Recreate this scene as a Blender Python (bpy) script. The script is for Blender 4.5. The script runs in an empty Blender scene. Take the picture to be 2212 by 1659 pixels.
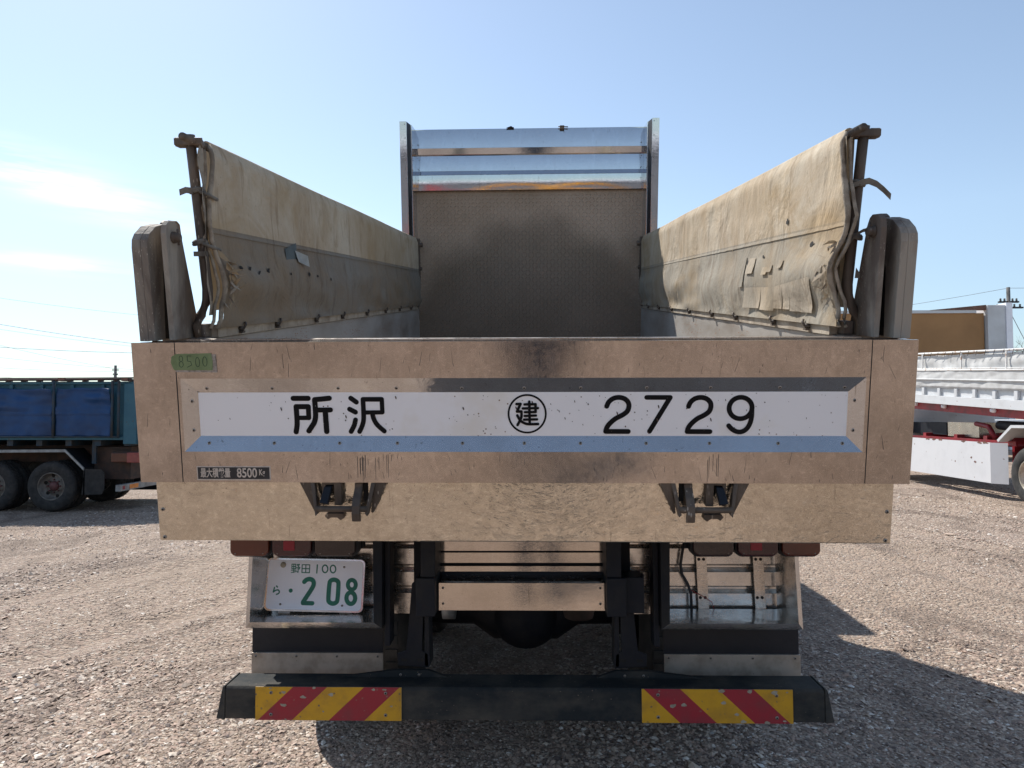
import bpy, bmesh, math, random
import numpy as np
from mathutils import Vector, Matrix, noise
random.seed(7); rng = np.random.default_rng(7)
R = math.radians
S = bpy.context.scene
COL = S.collection

# ------------------------------------------------------------------ camera, sky, sun, exposure
cam_d = bpy.data.cameras.new('camera'); cam = bpy.data.objects.new('camera', cam_d); COL.objects.link(cam)
cam_d.sensor_width = 36; cam_d.lens = 36 * 1560 / 2212; cam_d.clip_start = 0.02; cam_d.clip_end = 3000
cam.matrix_world = Matrix.Translation((0, 0, 1.65)) @ Matrix.Rotation(R(1.85), 4, 'Z') @ Matrix.Rotation(R(92.2), 4, 'X') @ Matrix.Rotation(R(-0.05), 4, 'Z')
S.camera = cam
SUN = Vector((-0.498, 0.685, 1.0)).normalized()          # towards the sun
elev = math.asin(SUN.z); azim = math.atan2(SUN.x, SUN.y)
w = bpy.data.worlds.new("World"); S.world = w; w.use_nodes = True
nt = w.node_tree; nt.nodes.clear()
wo = nt.nodes.new('ShaderNodeOutputWorld'); bg = nt.nodes.new('ShaderNodeBackground')
sky = nt.nodes.new('ShaderNodeTexSky'); sky.sky_type = 'NISHITA'; sky.sun_disc = False
sky.sun_elevation = elev; sky.sun_rotation = azim; sky.altitude = 0; sky.air_density = 1.0; sky.dust_density = 0.35; sky.ozone_density = 1.3
bg.inputs[1].default_value = 0.122
def wn(t, **k):
    n = nt.nodes.new(t)
    for a, b in k.items(): setattr(n, a, b)
    return n
# thin clouds, high and far away, by direction of view into the sky
tc = wn('ShaderNodeTexCoord'); mp = wn('ShaderNodeMapping'); mp.inputs['Scale'].default_value = (3.0, 3.0, 30.0)
nz = wn('ShaderNodeTexNoise'); nz.inputs['Scale'].default_value = 1.6; nz.inputs['Detail'].default_value = 7; nz.inputs['Roughness'].default_value = .62
nt.links.new(tc.outputs['Generated'], mp.inputs[0]); nt.links.new(mp.outputs[0], nz.inputs[0])
def wmath(op, a, b=None, c=None):
    n = wn('ShaderNodeMath', operation=op)
    for i, v in enumerate((a, b, c)):
        if v is None: continue
        if isinstance(v, (int, float)): n.inputs[i].default_value = v
        else: nt.links.new(v, n.inputs[i])
    return n.outputs[0]
sep = wn('ShaderNodeSeparateXYZ'); nt.links.new(tc.outputs['Generated'], sep.inputs[0])
az = wmath('ARCTAN2', sep.outputs[0], sep.outputs[1])
def blob(a0, z0, sa, sz, slope=0.0):
    u = wmath('DIVIDE', wmath('SUBTRACT', az, a0), sa)
    zc = wmath('SUBTRACT', sep.outputs[2], z0)
    zc = wmath('SUBTRACT', zc, wmath('MULTIPLY', wmath('SUBTRACT', az, a0), slope))
    v = wmath('DIVIDE', zc, sz)
    return wmath('EXPONENT', wmath('MULTIPLY', wmath('ADD', wmath('MULTIPLY', u, u), wmath('MULTIPLY', v, v)), -1.0))
b = blob(-0.60, 0.262, 0.12, 0.022, -0.20)
b = wmath('ADD', b, wmath('MULTIPLY', blob(-0.60, 0.172, 0.07, 0.009, -0.03), .8))
b = wmath('ADD', b, wmath('MULTIPLY', blob(-0.27, 0.262, 0.05, 0.010, -0.3), .30))
cl = wmath('MULTIPLY', b, wmath('MULTIPLY', wmath('SUBTRACT', nz.outputs[0], 0.40), 4.2))
cm = wn('ShaderNodeMath', operation='MINIMUM', use_clamp=True); nt.links.new(cl, cm.inputs[0]); cm.inputs[1].default_value = .8
mx = wn('ShaderNodeMixRGB'); mx.inputs[2].default_value = (7.6, 8.0, 8.5, 1)
nt.links.new(cm.outputs[0], mx.inputs[0]); 
hz = wn('ShaderNodeMapRange'); hz.clamp = True; nt.links.new(sep.outputs[2], hz.inputs[0]); hz.inputs[1].default_value = 0.0; hz.inputs[2].default_value = .24; hz.inputs[3].default_value = 0; hz.inputs[4].default_value = 1
tint = wn('ShaderNodeMixRGB'); tint.inputs[1].default_value = (.60, .68, .76, 1); tint.inputs[2].default_value = (.97, 1.0, .97, 1); nt.links.new(hz.outputs[0], tint.inputs[0])
mul = wn('ShaderNodeMixRGB', blend_type='MULTIPLY'); mul.inputs[0].default_value = 1; nt.links.new(sky.outputs[0], mul.inputs[1]); nt.links.new(tint.outputs[0], mul.inputs[2]); hs = wn('ShaderNodeHueSaturation'); hs.inputs['Saturation'].default_value = .86; nt.links.new(mul.outputs[0], hs.inputs['Color']); nt.links.new(hs.outputs[0], mx.inputs[1])
nt.links.new(mx.outputs[0], bg.inputs[0]); nt.links.new(bg.outputs[0], wo.inputs[0])
sl = bpy.data.lights.new('sun', 'SUN'); sl.energy = 4.2; sl.angle = R(0.53); sl.color = (1, .955, .89)
so = bpy.data.objects.new('sun', sl); COL.objects.link(so); so.rotation_euler = (-SUN).to_track_quat('-Z', 'Y').to_euler()
S.view_settings.view_transform = 'Standard'; S.view_settings.look = 'None'; S.view_settings.exposure = 0.52; S.view_settings.gamma = 1
S.render.engine = 'CYCLES'; S.cycles.max_bounces = 8; S.cycles.caustics_reflective = True; S.cycles.blur_glossy = 0.0

# ------------------------------------------------------------------ materials
def new_mat(name):
    m = bpy.data.materials.new(name); m.use_nodes = True
    return m, m.node_tree, m.node_tree.nodes['Principled BSDF']
class G:
    def __init__(s, t): s.t = t
    def n(s, typ, **k):
        x = s.t.nodes.new(typ)
        for a, b in k.items(): setattr(x, a, b)
        return x
    def l(s, a, b): s.t.links.new(a, b)
    def set(s, inp, v):
        if isinstance(v, bpy.types.NodeSocket): s.l(v, inp)
        elif isinstance(v, (tuple, list)) and len(v) == 3 and inp.type == 'RGBA': inp.default_value = (*v, 1)
        else: inp.default_value = v
    def math(s, op, a, b=None, c=None, clamp=False):
        x = s.n('ShaderNodeMath', operation=op, use_clamp=clamp)
        for i, v in enumerate((a, b, c)):
            if v is not None: s.set(x.inputs[i], v)
        return x.outputs[0]
    def mix(s, f, a, b, mode='MIX'):
        x = s.n('ShaderNodeMixRGB', blend_type=mode); s.set(x.inputs[0], f); s.set(x.inputs[1], a); s.set(x.inputs[2], b); return x.outputs[0]
    def co(s, scale=(1, 1, 1), rot=(0, 0, 0), kind='Object'):
        t = s.n('ShaderNodeTexCoord'); m = s.n('ShaderNodeMapping'); m.inputs['Scale'].default_value = scale; m.inputs['Rotation'].default_value = rot
        s.l(t.outputs[kind], m.inputs[0]); return m.outputs[0]
    def noise(s, v, sc, det=4, ro=.55, dist=0):
        x = s.n('ShaderNodeTexNoise'); s.l(v, x.inputs['Vector']); x.inputs['Scale'].default_value = sc; x.inputs['Detail'].default_value = det
        x.inputs['Roughness'].default_value = ro; x.inputs['Distortion'].default_value = dist; return x.outputs[0]
    def vor(s, v, sc, feat='F1', out=0, rand=1):
        x = s.n('ShaderNodeTexVoronoi', feature=feat); s.l(v, x.inputs['Vector']); x.inputs['Scale'].default_value = sc; x.inputs['Randomness'].default_value = rand; return x.outputs[out]
    def ramp(s, f, lo, hi, a=0.0, b=1.0):
        x = s.n('ShaderNodeMapRange'); s.set(x.inputs[0], f); x.inputs[1].default_value = lo; x.inputs[2].default_value = hi
        x.inputs[3].default_value = a; x.inputs[4].default_value = b; x.clamp = True; return x.outputs[0]
    def bump(s, h, st, dist, nrm=None):
        x = s.n('ShaderNodeBump'); x.inputs['Strength'].default_value = st; x.inputs['Distance'].default_value = dist; s.l(h, x.inputs['Height'])
        if nrm is not None: s.l(nrm, x.inputs['Normal'])
        return x.outputs[0]
def surf(name, c1, c2=None, sc=6, rough=.6, metal=0.0, lo=.42, hi=.62, bump=.15, bsc=60, spots=None, spot_sc=45, spot_hi=.12, stretch=(1, 1, 1), rough2=None, coat=0, spec=.5, dist=0.0):
    """worn painted / raw surface: two tones of the thing's own colour in patches, specks of chips or rust, fine bump"""
    m, t, p = new_mat(name); g = G(t); v = g.co(stretch)
    c2 = c2 or tuple(x * .7 for x in c1)
    f = g.ramp(g.noise(v, sc, 6, .6, dist), lo, hi)
    c = g.mix(f, c1, c2)
    if spots:
        sp = g.math('MULTIPLY', g.ramp(g.vor(v, spot_sc), spot_hi, spot_hi * .6), g.ramp(g.noise(v, sc * 1.7, 3), .5, .6))
        c = g.mix(sp, c, spots)
    g.set(p.inputs['Base Color'], c); p.inputs['Metallic'].default_value = metal
    g.set(p.inputs['Roughness'], g.ramp(f, 0, 1, rough, rough if rough2 is None else rough2))
    p.inputs['Coat Weight'].default_value = coat; p.inputs['Specular IOR Level'].default_value = spec
    if bump: g.set(p.inputs['Normal'], g.bump(g.noise(v, bsc, 4, .6), bump, .004))
    return m
def steel(name, col, rough, streak=.06, wave=.0, wsc=5, grime=.5, gcol=(.20, .155, .12), sv=(2, 2, 60), swirl=0, r_hi=None, fr=.08, mott=.0, peel=.0, msc=1.9):
    """stainless sheet: brushed scratches, road film with its own patches, slight oil-canning; mottle and flecks imitate reflections"""
    m, t, p = new_mat(name); g = G(t); v = g.co(); vs = g.co(sv)
    film = g.ramp(g.noise(v, 3.5, 8, .68, .4), .38, .72)
    fine = g.noise(v, 38, 6, .7, .6)
    wipe = g.noise(g.co((1, 1, .22), (0, .35, 0)), 14, 5, .7, 1.2)
    c = g.mix(g.math('MULTIPLY', film, grime), col, gcol)
    if mott:  # mottled film in the colour also imitates mirrored gravel
        mo = g.noise(g.co((1, 1, msc), (0, .25, 0)), 17, 9, .78, 1.4)
        c = g.mix(g.ramp(mo, .50, .64, 0, mott), c, tuple(x * .45 for x in col)); c = g.mix(g.ramp(mo, .47, .36, 0, mott), c, tuple(min(1, x * 1.4) for x in col))
        c = g.mix(g.ramp(g.noise(g.co((1, 1, 1.6), (0, .3, 0)), 62, 3, .6, .8), .57, .66, 0, mott * .9), c, tuple(min(1, x * 1.6) for x in col))  # pale flecks painted in to look like glints
    c = g.mix(g.ramp(wipe, .55, .74, 0, .30), c, tuple(min(1, x * 1.25) for x in col))
    c = g.mix(g.ramp(g.vor(v, 34), .075, .04, 0, .7), c, (.12, .10, .09))
    c = g.mix(g.ramp(g.noise(g.co((26, 26, 1.6)), 3.2, 3, .6), .665, .72, 0, .5), c, (.17, .14, .12))
    g.set(p.inputs['Base Color'], c); p.inputs['Metallic'].default_value = .92
    rr = g.math('ADD', g.ramp(g.noise(vs, 6, 3), .3, .7, rough - streak, rough + streak), g.ramp(fine, .35, .7, -.04, .09 if r_hi is None else r_hi))
    rr = g.math('ADD', rr, g.math('MULTIPLY', film, fr)); g.set(p.inputs['Roughness'], g.math('MAXIMUM', rr, .02))
    h = g.math('MULTIPLY', g.noise(vs, 12, 2), .05)
    nrm = g.bump(h, .25, .004)
    if peel: nrm = g.bump(g.noise(g.co((1, 1, 1.5)), 26, 3, .6, 1.5), peel, .004, nrm)
    if wave: nrm = g.bump(g.noise(g.co((1, 1, 1)), wsc, 3, .6, swirl), wave, .02, nrm)
    g.set(p.inputs['Normal'], nrm)
    return m
M = {}
M['tail_steel'] = steel('tailgate_stainless', (.51, .445, .40), .11, .02, wave=.08, wsc=2.0, grime=.50, gcol=(.27, .22, .18), sv=(60, 2, 2), r_hi=.05, mott=.26, msc=.55)
M['low_steel'] = steel('beam_stainless', (.66, .60, .51), .035, .015, wave=.16, wsc=2.2, grime=.30, gcol=(.36, .28, .19), swirl=1.2, r_hi=.02, fr=.02, mott=.36, peel=.50, msc=1.5)
M['bevel_steel'] = steel('bevel_stainless', (.62, .61, .61), .09, .03, wave=.06, grime=.22, r_hi=.03, fr=.03, peel=.10)
M['clean_steel'] = steel('polished_stainless', (.54, .56, .60), .03, .012, wave=.05, wsc=1.6, grime=.10, r_hi=.02)
M['rear_steel'] = steel('rear_stainless', (.55, .50, .45), .24, .06, wave=.10, grime=.40, mott=.22)
M['board_steel'] = surf('checker_plate', (.38, .30, .235), (.29, .215, .15), .8, .45, .22, .40, .66, .25, 70, rough2=.62)
M['cover_steel'] = steel('cover_stainless', (.58, .51, .45), .03, .01, wave=.04, wsc=2, grime=.25, gcol=(.32, .26, .2), sv=(3, 3, 90), r_hi=.01, fr=.01, mott=.12)
M['scratch'] = surf('scratch_grime', (.10, .08, .065), (.16, .13, .11), 40, .7, .2, bump=0)
M['strip'] = surf('strip_reflection_brown', (.50, .43, .36), (.36, .30, .24), 14, .42, .35, .4, .62, .2, 60, spots=(.2, .16, .13))  # brown base colour stands in for sunlit ground mirrored in the strip
M['lozenge'] = surf('checker_lozenge', (.54, .43, .34), (.39, .29, .205), .8, .42, .25, .40, .66, .1, 70)
M['black_steel'] = surf('weathered_iron', (.080, .060, .046), (.20, .15, .11), 9, .62, .15, .45, .75, .5, 90, spots=(.34, .29, .24), spot_sc=90, spot_hi=.28, stretch=(1, 1, .35))
M['post_steel'] = surf('chipped_dark_paint_post', (.13, .10, .08), (.34, .30, .25), 7, .8, .0, .42, .62, 1.0, 50, spots=(.46, .42, .36), spot_sc=150, spot_hi=.20, stretch=(1, 1, .35), dist=.3)
M['chassis'] = surf('chassis_dark_paint', (.008, .010, .016), (.024, .023, .022), 7, .6, .0, .45, .8, .3, 70, spec=.3)
M['bumper'] = surf('bumper_dusty_paint', (.026, .030, .032), (.105, .092, .075), 5, .8, .0, .42, .75, .35, 60, spots=(.25, .2, .15), stretch=(1, 1, 1.6), spec=.15)
M['rubber'] = surf('rubber', (.018, .018, .018), (.05, .046, .042), 8, .8, 0, .4, .7, .5, 90)
M['flap'] = surf('flap_rubber', (.006, .008, .014), (.014, .015, .02), 8, .5, 0, .4, .8, .2, 60)
M['wall'] = surf('bed_inner_steel', (.44, .42, .39), (.30, .26, .22), 3.5, .60, .25, .38, .68, .25, 50, spots=(.32, .15, .07), spot_sc=60, spot_hi=.3, stretch=(1, .6, 1.5), rough2=.5)
M['rail'] = surf('dusty_rail', (.43, .37, .29), (.26, .205, .15), 9, .85, 0, .4, .65, .6, 70, spots=(.05, .04, .035), spot_sc=60)
M['white_panel'] = surf('sign_white_paint', (.88, .86, .865), (.76, .69, .58), 2.6, .38, 0, .58, .82, .05, 60, spots=(.16, .07, .03), spot_sc=42, spot_hi=.12)
M['black_paint'] = surf('sign_black_paint', (.004, .004, .005), (.007, .007, .009), 5, .5, 0, bump=.05, spots=(.6, .58, .55), spot_sc=60, spot_hi=.075, spec=.15)
M['plate_white'] = surf('plate_enamel', (.86, .86, .91), (.80, .80, .85), 3, .35, 0, bump=.03, coat=.2)
M['plate_green'] = surf('plate_green', (.002, .16, .10), (.002, .12, .075), 9, .4, 0, bump=.03)
M['plate_rim'] = surf('plate_rim', (.75, .75, .76), (.6, .6, .6), 9, .16, .95, bump=.05)
M['tape'] = surf('green_masking_tape', (.20, .255, .12), (.16, .21, .095), 20, .8, 0, bump=.3)
M['tape_ink'] = surf('pencil_on_tape', (.055, .09, .045), None, 20, .8, 0, bump=0)
M['glue'] = surf('glue_residue', (.42, .36, .31), (.22, .19, .16), 60, .8, 0, bump=.4)
M['sticker'] = surf('sticker_black', (.012, .014, .018), (.03, .032, .04), 20, .4, 0, bump=.1, stretch=(1, 1, .2))
M['sticker_pale'] = surf('sticker_cream', (.62, .54, .47), (.5, .43, .37), 30, .5, 0, bump=.1, spots=(.03, .03, .03), spot_sc=160, spot_hi=.25)
M['amber'] = surf('amber_lens', (.11, .020, .007), (.08, .015, .007), 5, .24, 0, bump=.05, coat=.4)
M['redlens'] = surf('red_lens', (.05, .004, .008), (.04, .004, .007), 5, .24, 0, bump=.05, coat=.4)
M['refl'] = surf('red_reflex', (.26, .004, .02), (.2, .004, .015), 9, .3, 0, bump=.05)
M['darklens'] = surf('smoked_red_lens', (.030, .008, .007), (.02, .007, .007), 5, .26, 0, bump=.05, coat=.4)
M['yellow'] = surf('reflector_yellow', (.66, .35, .015), (.42, .22, .03), 12, .5, 0, .45, .75, .1, 60, spots=(.16, .12, .08), spot_sc=38, spot_hi=.22)
M['red'] = surf('reflector_red', (.36, .02, .035), (.24, .035, .045), 12, .5, 0, .45, .75, .1, 60, spots=(.25, .18, .14), spot_sc=38, spot_hi=.18)
M['peel'] = surf('peeled_sheet', (.42, .38, .30), (.30, .26, .2), 40, .6)
M['rivet'] = surf('rivet_steel', (.36, .32, .29), (.24, .21, .18), 60, .5, .5, bump=0)
M['dark_hole'] = surf('rivet_core', (.02, .018, .016), None, 9, .9, 0, bump=0)
M['red_paint'] = surf('red_chassis_paint', (.28, .010, .018), (.16, .010, .014), 5, .5, 0, bump=.15)
M['white_paint'] = surf('white_truck_paint', (.62, .63, .64), (.52, .52, .52), 4, .45, 0, .5, .8, .08, 30, spots=(.22, .09, .04), spot_sc=9, spot_hi=.16)
M['white_cloth'] = surf('white_sheet', (.57, .57, .56), (.47, .465, .45), 5, .8, 0, .42, .7, .2, 30)
M['blue_paint'] = surf('faded_blue_paint', (.030, .115, .165), (.05, .155, .20), 2, .6, 0, .4, .7, .2, 20, spots=(.10, .05, .03), spot_sc=14, spot_hi=.2)
M['blue_cloth'] = surf('blue_sheet', (.008, .055, .17), (.014, .042, .11), 1.6, .6, 0, .4, .68, .3, 12)
M['dark_iron'] = surf('rusty_dark_iron', (.05, .035, .028), (.09, .05, .035), 6, .8)
M['grey_alu'] = surf('dull_aluminium', (.33, .35, .36), (.22, .22, .22), 7, .5, .5)
M['rim'] = surf('dull_rim', (.20, .185, .165), (.12, .105, .09), 9, .55, .3)
M['cream'] = surf('cream_rim', (.60, .55, .44), (.40, .34, .26), 9, .5, .1)
M['orange'] = surf('orange_reflector', (.85, .26, .03), (.7, .2, .02), 9, .4, 0, bump=0)
M['brown_wall'] = surf('brown_boarding', (.36, .19, .075), (.27, .14, .055), .6, .7, 0, .4, .7, .15, 8)
M['pale_wall'] = surf('pale_panel', (.60, .61, .62), (.5, .5, .5), .6, .6)
M['concrete'] = surf('concrete_pole', (.16, .155, .15), (.10, .10, .095), 3, .9)
M['wire'] = surf('cable_black', (.03, .03, .035), None, 3, .7, bump=0)
M['far_wire'] = surf('pale_grey_cable', (.22, .23, .25), None, 3, .7, bump=0)  # paler grey than the black cable
M['bark'] = surf('bare_twigs', (.16, .12, .09), None, 6, .9)
M['machine_yellow'] = surf('machine_yellow', (.75, .33, .015), (.6, .25, .01), 3, .4)
M['machine_red'] = surf('machine_red', (.38, .03, .03), None, 3, .4)
M['shed_grey'] = surf('shed_grey', (.16, .16, .17), (.13, .13, .14), 1, .7)
M['glass_dark'] = surf('dark_glazing', (.02, .03, .035), None, 3, .08, bump=0)
M['jacket'] = surf('dark_jacket', (.03, .035, .05), None, 9, .9)
M['trousers'] = surf('grey_trousers', (.07, .075, .09), None, 9, .9)
M['skin'] = surf('skin', (.50, .30, .21), (.45, .26, .18), 9, .55, bump=.05)
M['hair'] = surf('hair', (.012, .010, .009), None, 40, .6)
M['phone'] = surf('phone_black', (.01, .01, .012), None, 9, .25, bump=0)
M['strap'] = surf('rubber_strap', (.11, .095, .08), (.2, .18, .15), 14, .8)
M['wood_grime'] = surf('dirty_rope', (.36, .30, .23), (.2, .16, .12), 22, .9, bump=.8)
M['cab_paint'] = surf('cab_paint', (.10, .13, .20), None, 3, .3, coat=.5)

def cloth(name, c1, c2, stain, trans=.14, warm=(.40, .27, .13)):
    m, t, p = new_mat(name); g = G(t); v = g.co(); vs = g.co((1, .8, .35))
    c = g.mix(g.ramp(g.noise(v, 2.2, 6, .65, .6), .38, .66), c1, c2)
    st = g.ramp(g.noise(g.co((1, .6, 1)), 1.7, 5, .7, 1.0), .52, .70, 0, .75)
    c = g.mix(st, c, warm)
    c = g.mix(g.ramp(g.noise(vs, 11, 5, .7, .8), .53, .68, 0, .55), c, stain); c = g.mix(g.ramp(g.noise(g.co((1, 1, .12)), 16, 4, .7, .3), .58, .66, 0, .55), c, stain); c = g.mix(g.ramp(g.noise(v, .9, 4, .6, .5), .45, .62, 0, .5), c, warm)
    c = g.mix(g.ramp(g.vor(v, 26), .10, .05, 0, .6), c, tuple(x * .35 for x in c1))
    c = g.mix(g.ramp(g.noise(v, 60, 3), .3, .7, 0, .16), c, tuple(x * .5 for x in c1))
    g.set(p.inputs['Base Color'], c); p.inputs['Roughness'].default_value = .88
    h = g.math('ADD', g.math('MULTIPLY', g.noise(v, 3.5, 4, .5, .8), 1.0), g.math('MULTIPLY', g.noise(v, 45, 4, .6, 1.0), .07))
    g.set(p.inputs['Normal'], g.bump(h, .8, .035))
    tr = g.n('ShaderNodeBsdfTranslucent'); g.set(tr.inputs[0], c); ms = g.n('ShaderNodeMixShader'); ms.inputs[0].default_value = trans
    out = t.nodes['Material Output']; g.l(p.outputs[0], ms.inputs[1]); g.l(tr.outputs[0], ms.inputs[2]); g.l(ms.outputs[0], out.inputs[0])
    return m
M['sheet_up'] = cloth('sheet_cream', (.62, .535, .41), (.47, .355, .235), (.28, .19, .11))
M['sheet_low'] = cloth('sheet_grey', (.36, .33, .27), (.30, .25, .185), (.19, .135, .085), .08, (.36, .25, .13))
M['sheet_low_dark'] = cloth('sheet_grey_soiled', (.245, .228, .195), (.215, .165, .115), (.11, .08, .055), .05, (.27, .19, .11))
M['patch'] = cloth('sheet_patch', (.46, .40, .31), (.40, .33, .25), (.26, .2, .14), .08)

def gravel_mats():
    cols = [(.42, .32, .245), (.32, .245, .195), (.46, .38, .31), (.20, .155, .13), (.38, .275, .225), (.56, .49, .41)]
    m, t, p = new_mat('gravel_ground'); g = G(t); v = g.co(kind='Object')
    x = g.n('ShaderNodeTexVoronoi'); g.l(v, x.inputs['Vector']); x.inputs['Scale'].default_value = 42
    sp = g.n('ShaderNodeSeparateColor'); g.l(x.outputs['Color'], sp.inputs[0])
    r = g.n('ShaderNodeValToRGB'); r.color_ramp.interpolation = 'CONSTANT'
    el = r.color_ramp.elements; el[0].color = (*cols[0], 1)
    for i, c in enumerate(cols[1:]):
        e = el.new((.22, .42, .58, .74, .93)[i]) if i else el.new(.22)
        e.color = (*c, 1)
    el[-1].color = (*cols[3], 1)
    g.l(sp.outputs[0], r.inputs[0])
    c = g.mix(g.ramp(g.noise(v, .35, 5, .6), .38, .65, 0, .55), r.outputs[0], (.36, .275, .20))
    c = g.mix(g.ramp(g.noise(v, 7, 6, .7), .45, .65, 0, .7), c, (.34, .26, .20))
    c = g.mix(g.ramp(g.noise(g.co((1, .5, 1), kind='Object'), .9, 5, .65, 1.2), .50, .62, 0, .7), c, (.17, .128, .10))
    g.set(p.inputs['Base Color'], c); p.inputs['Roughness'].default_value = .9; p.inputs['Specular IOR Level'].default_value = .25
    h = g.math('ADD', g.math('MULTIPLY', x.outputs['Distance'], -1.0), g.math('MULTIPLY', g.noise(v, 16, 6, .7), 1.6))
    h = g.math('ADD', h, g.math('MULTIPLY', g.vor(v, 17), -1.2))
    g.set(p.inputs['Normal'], g.bump(h, .9, .022))
    m2, t, p = new_mat('gravel_stone'); g = G(t)
    ge = g.n('ShaderNodeNewGeometry'); r = g.n('ShaderNodeValToRGB'); el = r.color_ramp.elements
    el[0].color = (.13, .10, .09, 1); el[0].position = 0
    for pos, c in ((.20, (.29, .215, .165)), (.45, (.48, .37, .285)), (.62, (.45, .31, .24)), (.80, (.53, .43, .34)), (.93, (.68, .58, .475))):
        e = el.new(pos); e.color = (*c, 1)
    el[-1].color = (.80, .75, .68, 1)
    g.l(ge.outputs['Random Per Island'], r.inputs[0]); g.set(p.inputs['Base Color'], g.mix(g.ramp(g.noise(g.co((1, .5, 1)), .9, 5, .65, 1.2), .42, .62, 0, .5), r.outputs[0], (.22, .155, .115)))
    p.inputs['Roughness'].default_value = .75
    return m, m2
M['ground'], M['stone'] = gravel_mats()

# ------------------------------------------------------------------ mesh helpers
class MB:
    def __init__(s): s.v = []; s.f = []; s.mi = []; s.mats = []; s.sm = []
    def midx(s, m):
        if m not in s.mats: s.mats.append(m)
        return s.mats.index(m)
    def add(s, vs, fs, m, smooth=False):
        o = len(s.v); s.v += [tuple(v) for v in vs]; i = s.midx(m)
        for f in fs: s.f.append([o + k for k in f]); s.mi.append(i); s.sm.append(smooth)
        return s
    def box(s, a, b, m, top=None):
        x0, y0, z0 = a; x1, y1, z1 = b
        vs = [(x0, y0, z0), (x1, y0, z0), (x1, y1, z0), (x0, y1, z0), (x0, y0, z1), (x1, y0, z1), (x1, y1, z1), (x0, y1, z1)]
        return s.add(vs, [(0, 3, 2, 1), (4, 5, 6, 7), (0, 1, 5, 4), (1, 2, 6, 5), (2, 3, 7, 6), (3, 0, 4, 7)], m)
    def prism(s, pts, axis, a, b, m, smooth=False):
        """polygon pts (2D) extruded along axis from a to b; axis x: pts=(y,z); y: (x,z); z: (x,y)"""
        def P(p, t): return {'x': (t, p[0], p[1]), 'y': (p[0], t, p[1]), 'z': (p[0], p[1], t)}[axis]
        n = len(pts); vs = [P(p, a) for p in pts] + [P(p, b) for p in pts]
        s.add(vs, [list(range(n))[::-1], list(range(n, 2 * n))] + [(i, (i + 1) % n, n + (i + 1) % n, n + i) for i in range(n)], m, False); return s
    def tube(s, pts, r, m, n=10, cap=True):
        pts = [Vector(p) for p in pts]; rs = r if isinstance(r, (list, tuple)) else [r] * len(pts); vs = []; fs = []
        for i, p in enumerate(pts):
            d = (pts[min(i + 1, len(pts) - 1)] - pts[max(i - 1, 0)]).normalized()
            u = d.cross(Vector((0, 0, 1)) if abs(d.z) < .9 else Vector((0, 1, 0))).normalized(); w_ = d.cross(u)
            for k in range(n):
                a = 2 * math.pi * k / n; vs.append(p + (u * math.cos(a) + w_ * math.sin(a)) * rs[i])
        for i in range(len(pts) - 1):
            for k in range(n): fs.append((i * n + k, i * n + (k + 1) % n, (i + 1) * n + (k + 1) % n, (i + 1) * n + k))
        if cap: fs += [list(range(n))[::-1], [(len(pts) - 1) * n + k for k in range(n)]]
        return s.add(vs, fs, m, True)
    def lathe(s, prof, axis, c, m, n=40, smooth=True):
        """prof: (radius, along) ; axis 'x' or 'y' or 'z' through c"""
        vs = []; fs = []
        for (r, t) in prof:
            for k in range(n):
                a = 2 * math.pi * k / n; q = (r * math.cos(a), r * math.sin(a))
                vs.append({'x': (c[0] + t, c[1] + q[0], c[2] + q[1]), 'y': (c[0] + q[0], c[1] + t, c[2] + q[1]), 'z': (c[0] + q[0], c[1] + q[1], c[2] + t)}[axis])
        for i in range(len(prof) - 1):
            for k in range(n): fs.append((i * n + k, i * n + (k + 1) % n, (i + 1) * n + (k + 1) % n, (i + 1) * n + k))
        return s.add(vs, fs, m, smooth)
    def grid(s, fn, nu, nv, m, smooth=True, mfn=None):
        o = len(s.v); s.v += [tuple(fn(i / nu, j / nv)) for j in range(nv + 1) for i in range(nu + 1)]
        for j in range(nv):
            for i in range(nu):
                a = o + j * (nu + 1) + i; s.f.append([a, a + 1, a + nu + 2, a + nu + 1]); s.sm.append(smooth)
                s.mi.append(s.midx(mfn((i + .5) / nu, (j + .5) / nv) if mfn else m))
        return s
    def build(s, name, parent=None, frame=None, bevel=0, seg=2, thick=0):
        me = bpy.data.meshes.new(name); me.from_pydata(s.v, [], s.f); me.update()
        for m in s.mats: me.materials.append(M[m] if isinstance(m, str) else m)
        me.polygons.foreach_set('material_index', s.mi); me.polygons.foreach_set('use_smooth', s.sm)
        bm = bmesh.new(); bm.from_mesh(me); bmesh.ops.recalc_face_normals(bm, faces=bm.faces) if not thick else None; bm.to_mesh(me); bm.free()
        o = bpy.data.objects.new(name, me); COL.objects.link(o)
        if parent is not None: o.parent = parent
        if frame is not None: o.matrix_basis = (parent.matrix_basis.inverted() @ frame) if parent is not None else frame
        if thick:
            md = o.modifiers.new('thickness', 'SOLIDIFY'); md.thickness = thick; md.offset = 0
        if bevel:
            md = o.modifiers.new('edge', 'BEVEL'); md.width = bevel; md.segments = seg; md.limit_method = 'ANGLE'; md.angle_limit = R(40)
        return o
def thing(name, loc, label, cat, group=None, rz=0):
    o = bpy.data.objects.new(name, None); COL.objects.link(o); o.matrix_basis = Matrix.Translation(loc) @ Matrix.Rotation(rz, 4, 'Z'); tag(o, label, cat, group); return o
def tag(o, label, cat, group=None, kind=None):
    o['label'] = label; o['category'] = cat
    if group: o['group'] = group
    if kind: o['kind'] = kind
    return o
def copy_part(o, parent, basis=None):
    c = o.copy(); COL.objects.link(c); c.parent = parent
    if basis is not None: c.matrix_basis = basis
    for ch in [x for x in o.children]: copy_part(ch, c)
    return c
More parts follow.
